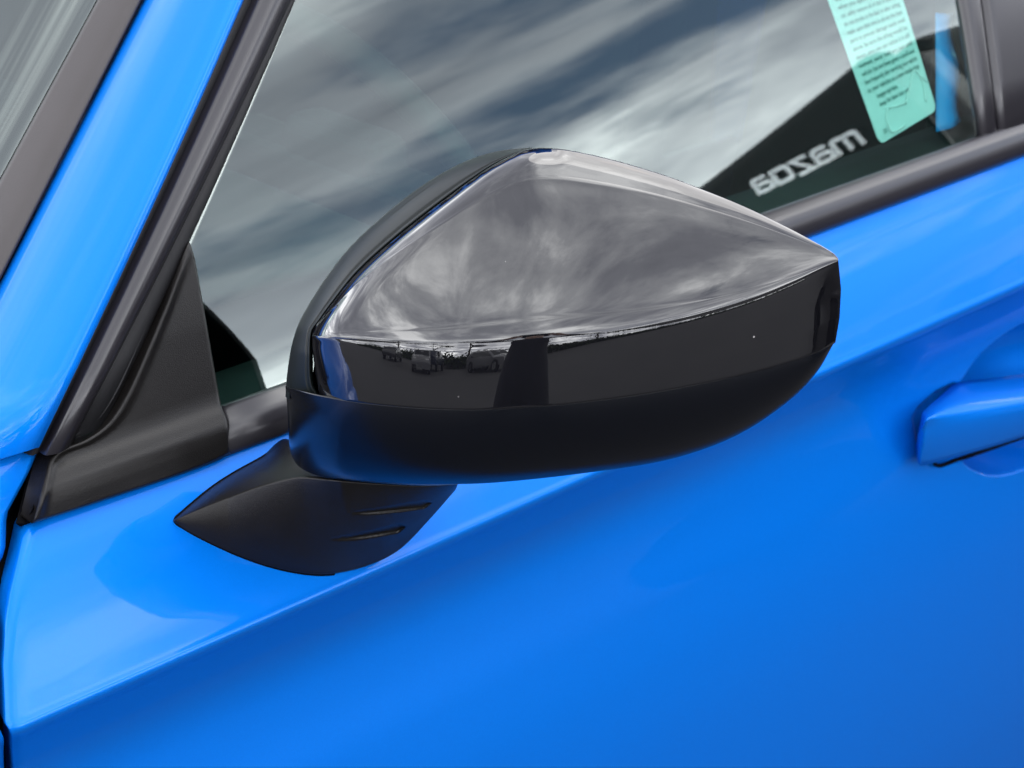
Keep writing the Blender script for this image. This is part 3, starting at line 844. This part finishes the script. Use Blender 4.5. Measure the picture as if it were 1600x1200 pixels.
G = [[(x, 1.70-(K_glass(z)), z) for x in np.linspace(-0.1, 2.0, 8)] for z in np.linspace(0.99, A_TOP, 8)]
link('far_window', grid_mesh('far_window', G), M_PRIV, car)
# cabin: dashboard, wheel, seats, door lining
G = []
for y in np.linspace(0.10, 1.62, 20):
    G.append([(x, y, z) for x, z in crv([(-0.36, 1.00), (-0.15, 1.03), (0.10, 1.03), (0.20, 1.00), (0.24, 0.92), (0.22, 0.7), (0.10, 0.6)], 16)])
solid(link('dashboard', face_out(grid_mesh('dashboard', G), (0.3, .8, 3)), M_INT, car), 0.01)
bm = bmesh.new()
cc = Vector((0.42, 0.48, 0.92)); ax = Vector((0.88, 0, 0.47)).normalized(); e1 = Vector((0, 1, 0)); e2 = ax.cross(e1)
ring = []
for i in range(48):
    a = 2*math.pi*i/48; c = cc+0.185*(math.cos(a)*e1+math.sin(a)*e2); rad = math.cos(a)*e1+math.sin(a)*e2
    ring.append([bm.verts.new(c+0.014*(math.cos(q)*rad+math.sin(q)*ax)) for q in np.linspace(0, 2*math.pi, 10, endpoint=False)])
for i in range(48):
    A_, B_ = ring[i], ring[(i+1) % 48]
    for j in range(10): bm.faces.new((A_[j], A_[(j+1) % 10], B_[(j+1) % 10], B_[j]))
stw = bm_obj('steering_wheel', bm, M_INT, car, smooth=True)
bm = bmesh.new(); box_bm(bm, cc-ax*0.02, (0.06, 0.34, 0.06), Matrix.Rotation(0.0, 3, 'Y')); box_bm(bm, cc-ax*0.02, (0.05, 0.13, 0.12))
bevel(bm_obj('wheel_boss', bm, M_INT, stw), 0.015)
for yy in (0.50, 1.22):
    G = [[(x, yy+y, z) for y in (-0.25, -0.22, -0.1, 0, 0.1, 0.22, 0.25)] for x, z in crv([(0.72, 0.36), (0.70, 0.52), (1.12, 0.48), (1.22, 0.55), (1.36, 1.12), (1.45, 1.10), (1.32, 0.45)], 30)]
    st = link('seat', face_out(grid_mesh('seat', G), (0.8, yy, 2)), M_SEAT, car); solid(st, 0.02)
    bm = bmesh.new(); box_bm(bm, (1.43, yy, 1.24), (0.09, 0.26, 0.17)); bevel(bm_obj('headrest', bm, M_SEAT, st), 0.035)
G = [[(x, y, z) for x in np.linspace(-0.05, 0.80, 20)] for y, z in crv([(0.026, 0.990), (0.06, 0.994), (0.085, 0.985), (0.09, 0.93), (0.08, 0.8), (0.10, 0.75), (0.05, 0.4)], 24)]
link('door_lining', face_out(grid_mesh('door_lining', G), (0.5, 0.8, 1.1)), M_INT, car)
ybox('inner_pillar', (0.815, 0.10, 1.20), (0.12, 0.03, 0.50), M_INT, bv=0.01)
# ------------------------------------------------------------------ hang tag behind the side window
GP = lambda z: K_glass(z)+0.010
M_PAPER = new_mat('mint_paper', (0.80, 0.92, 0.93), 0.6, var=0.05, vscale=30)
M_INK = new_mat('green_ink', (0.05, 0.17, 0.15), 0.7)
TL, TR, BR, BL = (1275, -52), (1386, -82), (1464, 172), (1375, 226)
cn = [hit_f(x, y, GP) for x, y in (TL, TR, BR, BL)]
tag_o = thing('hang_tag', 'mint green printed paper tag hanging inside the side window beside the rear pillar', 'tag', tuple(cn[3]))
bm = bmesh.new()
def tag_pt(u_, v, off=0.0):                          # u across, v down
    p = (cn[0]*(1-u_)+cn[1]*u_)*(1-v)+(cn[3]*(1-u_)+cn[2]*u_)*v
    return p+np.array((0, -off, 0))
pts = []
def corner(u0, v0, du, dv, a0):
    for a in np.linspace(0, math.pi/2, 5):
        pts.append((u0, v0, a))
rr_u, rr_v = 0.07, 0.05
outl = []
for (cu, cv, a0) in ((1-rr_u, rr_v, -90), (1-rr_u, 1-rr_v, 0), (rr_u, 1-rr_v, 90), (rr_u, rr_v, 180)):
    for a in np.linspace(a0, a0+90, 6):
        outl.append((cu+rr_u*math.cos(RAD(a)), cv+rr_v*math.sin(RAD(a))))
o3 = [tag_pt(*q)-cn[3] for q in outl]
bm.faces.new([bm.verts.new(tuple(p)) for p in o3])
paper = bm_obj('paper', bm, M_PAPER, tag_o); face_out(paper.data, CAM-cn[3]); solid(paper, 0.0006)
lines = ['check this card before you drive away', 'when both doors are shut and the', 'belt is worn. there is a cover in the', 'seat. it will open in front of', 'when you open the door of your', 'car, safely remove all of this in the back', 'do not smoke in the fuel or after airbag', 'make sure that one is about the best', 'parts to prevent damage needs small', 'above. be sure the airbag would be',
         'device. once you can notice it is still', 'moment. never hold any part until', 'vehicle. has not been given a small and', 'have frequently after servicing your vehicle', 'to your vehicles at a new dealership', '     inappropriate.', '        keep for later use only', '', '', '2001']
LS = 0.0472
un = (cn[1]-cn[0])*0.5+(cn[2]-cn[3])*0.5; vn = ((cn[3]-cn[0])+(cn[2]-cn[1]))*0.5
wU, wV = np.linalg.norm(un), np.linalg.norm(vn)
for i, tx in enumerate(lines):
    if not tx.strip(): continue
    cu = bpy.data.curves.new('text_line', 'FONT'); cu.body = tx.strip(); cu.size = 1.0; cu.resolution_u = 2; cu.offset = 0.012
    to = bpy.data.objects.new('text_line', cu); COL.objects.link(to)
    bpy.context.view_layer.update()
    wdt = max(to.dimensions.x, 0.1)
    u0, v0 = 0.08, 0.06+i*LS
    last = i == len(lines)-1
    wid = {15: 0.34, 16: 0.50}.get(i, 0.06 if last else 0.84)
    if tx.startswith(' '): u0 = 0.18
    if last: u0 = 0.10
    dU = (tag_pt(u0+wid, v0)-tag_pt(u0, v0)); dU_l = np.linalg.norm(dU); ex = dU/dU_l
    nz_ = np.cross(un, vn); nz_ /= np.linalg.norm(nz_)
    if np.dot(nz_, CAM-cn[0]) < 0: nz_ = -nz_
    ey = -vn/wV; 
    sx = dU_l/wdt; sy_ = LS*wV*0.80
    p = tag_pt(u0, v0, 0.0012)-cn[3]
    M = Matrix.Identity(4)
    for r in range(3): M[r][0], M[r][1], M[r][2], M[r][3] = ex[r]*sx, ey[r]*sy_, nz_[r]*0.001, p[r]
    me = bpy.data.meshes.new_from_object(to); bpy.data.objects.remove(to)
    me.transform(M)
    me.materials.clear(); me.materials.append(M_INK)
    link('text_line', me, M_INK, paper)
# crinkles of its clear sleeve

M_CLR = glass_mat('clear_sleeve', (0.97, 0.99, 0.98), f0=0.10)
def tube(name, pts, r, mat, parent, n=6, smooth=True):
    c = crv(pts, max(8, len(pts)*4)); G = []
    for i, p in enumerate(c):
        tg = c[min(i+1, len(c)-1)]-c[max(i-1, 0)]; tg /= np.linalg.norm(tg)+1e-9
        a = np.cross(tg, (0.3, 0.1, 0.95)); a /= np.linalg.norm(a)+1e-9; b_ = np.cross(tg, a)
        q = r if np.isscalar(r) else r[min(i*len(r)//len(c), len(r)-1)]
        G.append([p+q*(math.cos(x)*a+math.sin(x)*b_) for x in np.linspace(0, 2*math.pi, n, endpoint=False)])
    return link(name, grid_mesh(name, G, closed_u=True, caps=True, smooth=smooth), mat, parent)
tube('foot_contact_shade', CONTACT, 0.0011, M_DARK, housing)  # black line added as contact shade round the foot, not a real part
tube('handle_gap_shade', GAPL, 0.0017, M_DARK, hd)  # black tube standing in for the shaded gap between handle and door
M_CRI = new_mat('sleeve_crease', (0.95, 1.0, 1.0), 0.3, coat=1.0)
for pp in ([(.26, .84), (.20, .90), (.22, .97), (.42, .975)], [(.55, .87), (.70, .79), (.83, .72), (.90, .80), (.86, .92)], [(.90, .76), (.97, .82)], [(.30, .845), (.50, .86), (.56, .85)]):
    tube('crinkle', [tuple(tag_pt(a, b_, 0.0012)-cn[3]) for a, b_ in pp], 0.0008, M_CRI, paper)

# blue protective film strip further in, by the rear pillar
M_FILM = new_mat('blue_film', (0.01, 0.36, 0.95), 0.35, coat=0.6)
GF = lambda z: K_glass(z)+0.022
fl = [hit_f(x, y, GF) for x, y in ((1462, 20), (1488, 20), (1503, 190), (1463, 206))]
film = thing('film_strip', 'blue plastic film strip hanging between the mint tag and the rear pillar', 'film', tuple(fl[3]))
L0 = [fl[0]*(1-s)+fl[3]*s-fl[3] for s in np.linspace(0, 1, 8)]; L1 = [fl[1]*(1-s)+fl[2]*s-fl[3]+np.array((0, 0.003*math.sin(9*s), 0)) for s in np.linspace(0, 1, 8)]
strip('film', [[tuple(p) for p in L0], [tuple((a+b_)/2+np.array((0, -0.004, 0))) for a, b_ in zip(L0, L1)], [tuple(p) for p in L1]], M_FILM, film, n=16, m_=8, thick=0.0006)

# ------------------------------------------------------------------ what the glass and the lacquer mirror: the lot behind the camera
def car_shape(name, label, paint, loc, rotz, L=4.5, W=1.82, H=1.62, group=None, boxy=0.0):
    t_ = thing(name, label, 'car', loc, group); t_.rotation_euler = (0, 0, rotz)
    hood = 0.58*H
    side = [(0.0, 0.30), (0.0, 0.62), (0.10, hood*0.94), (0.9, hood), (1.20, hood*1.04), (1.95, H*0.97), (2.6, H), (L-0.75+0.35*boxy, H*0.985), (L-0.12+0.02*boxy, hood*1.12), (L-0.03, 0.66), (L-0.05, 0.32)]
    sp = crv(side, 60); G = []
    for k_, (x, z) in enumerate(sp):
        hw = W/2*(1-0.10*max(0, (z-hood)/(H-hood))**1.0)
        e = 0.02 if z > H*0.9 else 0.0
        xx = x-L/2
        G.append([(xx, -hw, max(0.30, z-0.10)), (xx, -hw*0.97, z-0.03), (xx, -hw*0.85, z), (xx, 0, z+0.03), (xx, hw*0.85, z), (xx, hw*0.97, z-0.03), (xx, hw, max(0.30, z-0.10))])
    top = grid_mesh('body_panel', G); face_out(top, (0, 0, 50))
    bo = link('body_panel', top, paint, t_)
    for sg in (-1, 1):
        bm = bmesh.new()
        lowv = [bm.verts.new((x-L/2, sg*W/2*(1-0.10*max(0, (z-hood)/(H-hood))), max(0.30, z-0.10))) for x, z in sp]
        base = [bm.verts.new((x-L/2, sg*W/2, 0.30)) for x, z in sp]
        for i in range(len(sp)-1): bm.faces.new((lowv[i], lowv[i+1], base[i+1], base[i]))
        bm_obj('side_panel', bm, paint, t_)
        bm = bmesh.new(); yy = sg*(W/2*0.945+0.012)
        wp = [(1.35, hood*1.05), (2.02, H*0.92), (L-1.0, H*0.92), (L-0.62, hood*1.10)]
        vs = [bm.verts.new((x-L/2, sg*(W/2*(1-0.10*max(0, (z-hood)/(H-hood)))+0.006), z)) for x, z in wp]
        bm.faces.new(vs); solid(bm_obj('side_window', bm, M_DKG, t_), 0.004)
        for wx in (0.85, L-0.85):
            bm = bmesh.new(); r = bmesh.ops.create_cone(bm, cap_ends=True, segments=28, radius1=0.33, radius2=0.33, depth=0.22)
            bmesh.ops.transform(bm, matrix=Matrix.Translation((wx-L/2, sg*(W/2-0.08), 0.33)) @ Matrix.Rotation(math.pi/2, 4, 'X'), verts=bm.verts)
            wh = bm_obj('wheel', bm, M_RUB, t_)
            bm = bmesh.new(); bmesh.ops.create_cone(bm, cap_ends=True, segments=10, radius1=0.21, radius2=0.19, depth=0.24)
            bmesh.ops.transform(bm, matrix=Matrix.Translation((wx-L/2, sg*(W/2-0.07), 0.33)) @ Matrix.Rotation(math.pi/2, 4, 'X'), verts=bm.verts)
            bm_obj('rim', bm, M_CHROME, wh)
        bm = bmesh.new(); box_bm(bm, (-L/2+0.05, sg*W*0.34, hood*0.80), (0.12, 0.32, 0.12)); bevel(bm_obj('headlight', bm, M_LAMP, t_), 0.03)
    for x0, x1_, zz0, zz1, nm in ((1.28, 1.90, hood*1.07, H*0.95, 'front_screen'), (L-0.22+0.1*boxy, L-0.62+0.35*boxy, hood*1.18, H*0.95, 'rear_screen')):
        bm = bmesh.new(); dxs = 0.06*(-1 if nm == 'front_screen' else 1)
        vs = [bm.verts.new(p) for p in ((x0-L/2+dxs, -W*0.40, zz0), (x0-L/2+dxs, W*0.40, zz0), (x1_-L/2+dxs, W*0.36, zz1), (x1_-L/2+dxs, -W*0.36, zz1))]
        bm.faces.new(vs); solid(bm_obj(nm, bm, M_DKG, t_), 0.004)
    return t_
M_DKG = new_mat('dark_car_glass', (0.01, 0.012, 0.013), 0.03)
M_LAMP = new_mat('lamp_lens', (0.6, 0.6, 0.6), 0.1, coat=1)
PA = [new_mat('paint_graphite', (0.02, 0.021, 0.024), 0.3, coat=1), new_mat('paint_grey', (0.10, 0.10, 0.11), 0.3, coat=1), new_mat('paint_navy', (0.012, 0.018, 0.04), 0.3, coat=1), new_mat('paint_silver', (0.20, 0.20, 0.21), 0.3, metallic=0.6, coat=1)]

# the dark tailgate in the side window: mirror the view about the glass and lay the edge level
gq = np.array((0.0, K_glass(1.06), 1.06)); kq = 0.43+0.60*(1.06-1.002)
gn = np.array((0, -1, kq)); gn /= np.linalg.norm(gn)
def bounce(px, py):
    p = hit_f(px, py, K_glass); k1 = 0.43+0.60*(p[2]-1.002); n_ = np.array((0, -1, k1)); n_ /= np.linalg.norm(n_)
    v = ray(px, py); return p, v-2*np.dot(v, n_)*n_
def on_gate(px, py, q, phi):
    p, v = bounce(px, py); n_ = np.array((-math.sin(phi), math.cos(phi), 0))
    return p+v*(np.dot(np.array(q)-p, n_)/np.dot(v, n_))

p_, v_ = bounce(1290, 225)
GQ = p_+v_*1.75
PHI = math.pi/2
def gate(px, py): return on_gate(px, py, GQ, PHI)
e0, e1_ = gate(1100, 281), gate(1340, 158)
GT = max(e0[2], e1_[2])
print('tailgate', GQ, e0, e1_, gate(1180, 310), gate(1500, 130), gate(1460, 100), gate(1500, 205), 'cam', CAM)
GX = GQ[0]
yin, yout = -0.5, -2.4
yin = gate(1492, 150)[1]; yout = yin-1.88
pk = thing('pickup_truck', 'dark pickup truck seen mirrored in the side window, with chrome letters on its tailgate', 'pickup', (GX, (yin+yout)/2, 0))
def pkbox(name, c, s_, mat, bv=0.04, parent=pk):
    bm = bmesh.new(); box_bm(bm, np.array(c)-np.array((GX, (yin+yout)/2, 0)) if parent is pk else c, s_)
    return bevel(bm_obj(name, bm, mat, parent), bv, 4)
ym = (yin+yout)/2
M_PK = new_mat('dark_teal_paint', (0.004, 0.007, 0.008), 0.25, spec=0.3)
tg = pkbox('tailgate', (GX+0.04, ym, GT-0.26), (0.08, 1.74, 0.52), M_PK, 0.03)
pkbox('bumper', (GX-0.04, ym, GT-0.68), (0.18, 1.86, 0.22), M_DARK, 0.05)
for sg in (-1, 1):
    pkbox('bed_side', (GX+0.88, ym+sg*0.90, GT-0.36), (1.70, 0.09, 0.66), M_PK, 0.03)
    pkbox('tail_lamp', (GX+0.035, ym+sg*0.905, GT-0.25), (0.07, 0.075, 0.36), new_mat('lamp_smoked', (0.012, 0.004, 0.004), 0.15, coat=1), 0.015)
    for wx in (0.95, 4.1):
        bm = bmesh.new(); bmesh.ops.create_cone(bm, cap_ends=True, segments=32, radius1=0.39, radius2=0.39, depth=0.26)
        bmesh.ops.transform(bm, matrix=Matrix.Translation((wx, sg*0.80, 0.39)) @ Matrix.Rotation(math.pi/2, 4, 'X'), verts=bm.verts)
        wh = bm_obj('wheel', bm, M_RUB, pk)
        bm = bmesh.new(); bmesh.ops.create_cone(bm, cap_ends=True, segments=12, radius1=0.24, radius2=0.21, depth=0.28)
        bmesh.ops.transform(bm, matrix=Matrix.Translation((wx, sg*0.81, 0.39)) @ Matrix.Rotation(math.pi/2, 4, 'X'), verts=bm.verts)
        bm_obj('rim', bm, M_CHROME, wh)
pkbox('bed_floor', (GX+0.9, ym, GT-0.62), (1.75, 1.75, 0.06), M_DARK, 0.01)
G = []
for x, z, hw in crv([(1.75, GT-0.62, .90), (1.76, GT, .90), (1.95, 1.74, .72), (2.4, 1.79, .70), (3.0, 1.75, .70), (3.65, 1.22, .86), (4.6, 1.12, .88), (4.85, 1.02, .88), (4.92, .55, .86)], 40):
    G.append([(x, -hw, min(z, 0.45)), (x, -hw, z-0.06), (x, -hw*0.96, z-0.01), (x, 0, z+0.02), (x, hw*0.96, z-0.01), (x, hw, z-0.06), (x, hw, min(z, 0.45))])
link('cab', face_out(grid_mesh('cab', G), (2, 0, 30)), M_PK, pk)
for sg in (-1, 1):
    bm = bmesh.new()
    bm.faces.new([bm.verts.new(p) for p in ((1.98, sg*0.885, 1.22), (3.45, sg*0.875, 1.22), (2.95, sg*0.72, 1.69), (2.08, sg*0.725, 1.69))])
    solid(bm_obj('side_window', bm, M_DKG, pk), 0.01)
# chrome letters on the tailgate; they read the right way round on the truck itself
LET = {'m': [[(0, 0), (0, .92), (.10, 1.0), (.52, 1.0), (.62, .90), (.62, 0)], [(.62, .90), (.72, 1.0), (1.14, 1.0), (1.24, .92), (1.24, 0)]],
       'a': [[(.06, 1.0), (.72, 1.0), (.84, .88), (.84, .07), (.14, .07), (0, .12), (0, .46), (.14, .58), (.78, .58)]],
       'z': [[(0, 1.0), (.84, 1.0), (.02, .03), (.88, .0)]],
       'd': [[(.84, 1.12), (.84, .07), (.14, .07), (0, .18), (0, .88), (.14, 1.0), (.78, 1.0)]]}
lo_a = gate(1196, 300); lo_b = gate(1358, 222)      # feet of the first and last letters as mirrored
print('letters', lo_a, lo_b)
hgt = 0.038
total = lo_b[1]-lo_a[1]
wds = {'m': 1.24, 'a': .84, 'z': .88, 'd': .84}
word = 'mazda'; gap_ = 0.30
unit = total/(sum(wds[c] for c in word)+gap_*4)
zf = np.array((GX, ym, 0))
u_pos = 0.0
for ch in word:
    me_bm = bmesh.new()
    for k_, stroke in enumerate(LET[ch]):
        p2 = []
        for a in stroke:
            fr0 = (u_pos+a[0])*unit/total
            p2.append((lo_b[1]-(u_pos+a[0])*unit, lo_b[2]+(lo_a[2]-lo_b[2])*fr0+a[1]*hgt))
        p2 = np.array(p2); hwid = 0.0050; front = GX-0.012-0.0012*k_-zf[0]
        tg_ = np.diff(p2, axis=0); tg_ /= np.linalg.norm(tg_, axis=1)[:, None]
        rows = []
        for q_ in range(len(p2)):
            t0_, t1_ = tg_[max(q_-1, 0)], tg_[min(q_, len(tg_)-1)]
            nn = np.array((-t0_[1]-t1_[1], t0_[0]+t1_[0])); nn /= np.linalg.norm(nn)+1e-9
            ml = hwid/max(0.45, abs(np.dot(nn, (-t0_[1], t0_[0]))))
            a_, b_ = p2[q_]+nn*ml, p2[q_]-nn*ml
            rows.append([me_bm.verts.new((x_, yy[0]-zf[1], yy[1])) for yy, x_ in ((a_, front), (b_, front), (b_, GX+0.001-zf[0]), (a_, GX+0.001-zf[0]))])
        for r0_, r1_ in zip(rows[:-1], rows[1:]):
            for q_ in range(4): me_bm.faces.new((r0_[q_], r0_[(q_+1) % 4], r1_[(q_+1) % 4], r1_[q_]))
        me_bm.faces.new(rows[0][::-1]); me_bm.faces.new(rows[-1])
    bmesh.ops.recalc_face_normals(me_bm, faces=me_bm.faces)
    ob = bm_obj('letter', me_bm, M_CHROME, tg)
    u_pos += wds[ch]+gap_

# a row of parked cars, bare trees and a hedge ahead of the car
first = None
labels = ['dark grey parked car nearest the bonnet in the mirrored row', 'mid grey parked car second in the mirrored row', 'navy parked car in the middle of the mirrored row', 'silver parked car beside the navy one in the mirrored row', 'dark grey parked car at the far end of the mirrored row']
for i, lab in enumerate(labels):
    car_shape('parked_car', lab, PA[i % 4], (-21+1.1*i+(0, 2.4, -1.8, 3.0, -2.0)[i], -2.2-(2.9+0.35*(i % 2))*i, 0), RAD((22, 200, 38, 175, 20)[i]), H=1.55+0.12*(i % 3), group='parked cars mirrored in the wing mirror')
M_BARK = new_mat('bark', (0.07, 0.055, 0.045), 0.9, var=0.3)
M_LEAF = new_mat('leaf', (0.05, 0.075, 0.03), 0.7, var=0.4, vscale=3)
def tree(loc, h, lab):
    t_ = thing('tree', lab, 'tree', loc, 'trees behind the parked cars')
    bm = bmesh.new()
    def limb(p, d_, L, r, dep_):
        q = p+d_*L
        a = d_.orthogonal().normalized(); b_ = d_.cross(a)
        v0 = [bm.verts.new(p+r*(math.cos(x)*a+math.sin(x)*b_)) for x in np.linspace(0, 6.283, 5, endpoint=False)]
        v1 = [bm.verts.new(q+r*0.62*(math.cos(x)*a+math.sin(x)*b_)) for x in np.linspace(0, 6.283, 5, endpoint=False)]
        for k in range(5): bm.faces.new((v0[k], v0[(k+1) % 5], v1[(k+1) % 5], v1[k]))
        tips.append(q)
        if dep_:
            for _ in range(3 if dep_ > 1 else 4):
                n_ = (d_+Vector(rng.normal(0, 0.55, 3))).normalized(); n_.z = abs(n_.z)*0.8+0.1
                limb(q-d_*L*0.1*random.random(), n_.normalized(), L*random.uniform(0.6, 0.8), r*0.6, dep_-1)
    tips = []
    limb(Vector((0, 0, -0.1)), Vector((0, 0, 1)), h*0.32, h*0.025, 4)
    bm_obj('trunk', bm, M_BARK, t_)
    bm = bmesh.new()
    for q in tips[8:]:
        for _ in range(7):
            c = q+Vector(rng.normal(0, h*0.045, 3)); a = Vector(rng.normal(0, 1, 3)).normalized()*h*0.018; b_ = a.orthogonal().normalized()*h*0.011
            bm.faces.new([bm.verts.new(c+x) for x in (a, b_, -a, -b_)])
    bm_obj('crown', bm, M_LEAF, t_)
for i, (x, y, h, lab) in enumerate([(-30, -4, 9.5, 'thin tree at the left end of the mirrored row'), (-29, -11, 7.2, 'low tree second from the left behind the mirrored cars'), (-26, -17, 10.5, 'tallest thin tree behind the mirrored cars'), (-25, -25, 8.0, 'thin tree behind the far end of the mirrored cars'), (-16, -30, 7.5, 'lone tree beyond the mirrored cars')]):
    tree((x, y, 0), h, lab)
bm = bmesh.new()
for k in range(9000):
    s_ = rng.random(); c = np.array((-46+62*s_, 6-50*s_**0.8, 0))+np.array((rng.normal(0, .8), rng.normal(0, .8), abs(rng.normal(0.2, 0.75*(0.6+0.6*math.sin(37*s_)**2)))))
    a = Vector(rng.normal(0, 1, 3)).normalized()*0.30; b_ = a.orthogonal().normalized()*0.2
    bm.faces.new([bm.verts.new(Vector(c)+x) for x in (a, b_, -a, -b_)])
hg = bm_obj('hedge', bm, M_LEAF); hg['kind'] = 'stuff'

# ------------------------------------------------------------------ the photographer, mirrored small in the cap
fw = Vector((DV[0], DV[1], 0)).normalized(); rt = Vector((fw.y, -fw.x, 0)); up = Vector((0, 0, 1))
feet = Vector((CAM[0], CAM[1], 0))-fw*0.62
per = thing('person', 'photographer in dark jacket and trousers holding a phone up, mirrored in the wing mirror', 'person', tuple(feet))
V, E_, R_ = [], [], []
def nd(r, f, u, rad, par=None):
    V.append(tuple(rt*r+fw*f+up*u)); R_.append(rad)
    if par is not None: E_.append((par, len(V)-1))
    return len(V)-1
root = nd(0, 0, .96, .135)
ab = nd(0, .01, 1.10, .128, root); ch_ = nd(0, 0, 1.28, .145, ab); up_ = nd(0, -.01, 1.40, .105, ch_)
nk = nd(0, .01, 1.49, .055, up_); jaw = nd(0, .045, 1.56, .062, nk); sk = nd(0, .03, 1.645, .088, jaw); tp_ = nd(0, .015, 1.71, .066, sk)
nose = nd(0, .128, 1.605, .012, sk)
for s_ in (-1, 1):
    st_ = 0.10 if s_ > 0 else -0.12                  # one foot set forward
    hp = nd(s_*.095, 0, .90, .095, root); kn = nd(s_*.165, .03+st_*.6, .50, .062, hp); an = nd(s_*.225, -.02+st_, .09, .043, kn)
    hl = nd(s_*.225, .03+st_, .045, .042, an); to_ = nd(s_*.265, .16+st_, .035, .034, hl)
    sh = nd(s_*.175, -.01, 1.395, .066, up_); el = nd(s_*.33, .20, 1.27, .047, sh); wr = nd(s_*.125, .525, 1.43, .029, el)
    pa_ = nd(s_*.100, .555, 1.485, .030, wr)
    for k in range(4):
        b1 = nd(s_*(.104-.004*k), .568+.004*k, 1.520-.018*k+.015, .0095, pa_)
        b2 = nd(s_*(.085-.004*k), .600, 1.535-.018*k+.01, .0085, b1)
        nd(s_*(.060-.003*k), .604, 1.535-.018*k+.008, .0075, b2)
    t1 = nd(s_*.085, .550, 1.475, .011, pa_); nd(s_*.060, .572, 1.478, .009, t1)
me = bpy.data.meshes.new('body'); me.from_pydata(V, E_, [])
bo = bpy.data.objects.new('body', me); COL.objects.link(bo)
md = bo.modifiers.new('skin', 'SKIN'); ss = bo.modifiers.new('sub', 'SUBSURF'); ss.levels = ss.render_levels = 2
for i, r in enumerate(R_): me.skin_vertices[0].data[i].radius = (r, r)
me.skin_vertices[0].data[0].use_root = True
bpy.context.view_layer.update()
bme = bpy.data.meshes.new_from_object(bo.evaluated_get(bpy.context.evaluated_depsgraph_get()))
bpy.data.objects.remove(bo)
for mt in (new_mat('jacket_cloth', (0.012, 0.013, 0.018), 0.85, var=0.2), new_mat('trouser_cloth', (0.010, 0.011, 0.014), 0.9, var=0.2), new_mat('skin', (0.42, 0.27, 0.20), 0.5), new_mat('shoe_leather', (0.02, 0.018, 0.016), 0.5)):
    bme.materials.append(mt)
for p in bme.polygons:
    c = p.center; f_ = c.dot(fw)
    p.material_index = 2 if (c.z > 1.49 and f_ < 0.3) or f_ > 0.515 else 3 if c.z < 0.085 else 1 if c.z < 0.93 else 0
    p.use_smooth = True
bme.name = 'body'
body = link('body', bme, None, per)
bm = bmesh.new(); bmesh.ops.create_uvsphere(bm, u_segments=24, v_segments=16, radius=0.103)
bmesh.ops.transform(bm, matrix=Matrix.Translation(fw*0.005+up*1.665) @ Matrix.Diagonal((0.95, 0.98, 1.02, 1)), verts=bm.verts)
bmesh.ops.delete(bm, geom=[v for v in bm.verts if v.co.dot(fw) > 0.055 and v.co.z < 1.70 or v.co.z < 1.575], context='VERTS')
bm_obj('hair', bm, new_mat('hair', (0.015, 0.011, 0.008), 0.6, bump=(200, .5, .002)), per, smooth=True)
for s_ in (-1, 1):
    bm = bmesh.new(); bmesh.ops.create_uvsphere(bm, u_segments=12, v_segments=8, radius=0.011)
    bmesh.ops.transform(bm, matrix=Matrix.Translation(rt*(s_*0.032)+fw*0.112+up*1.635), verts=bm.verts)
    bm_obj('eye', bm, new_mat('eye', (0.5, 0.48, 0.45), 0.1), per, smooth=True)
pc = Vector(CAM)-Vector(DV)*0.035
ph = thing('phone', 'dark smartphone held up by the photographer, mirrored in the wing mirror', 'phone', tuple(pc))
rot = Matrix((tuple(RV), tuple(UV), tuple(-DV))).transposed()
bm = bmesh.new(); box_bm(bm, (0, 0, 0), (0.152, 0.074, 0.008), rot); bevel(bm_obj('casing', bm, M_DARK, ph), 0.003)
bm = bmesh.new(); box_bm(bm, Vector(-DV)*0.0045, (0.142, 0.066, 0.001), rot); bm_obj('screen', bm, M_DKG, ph)
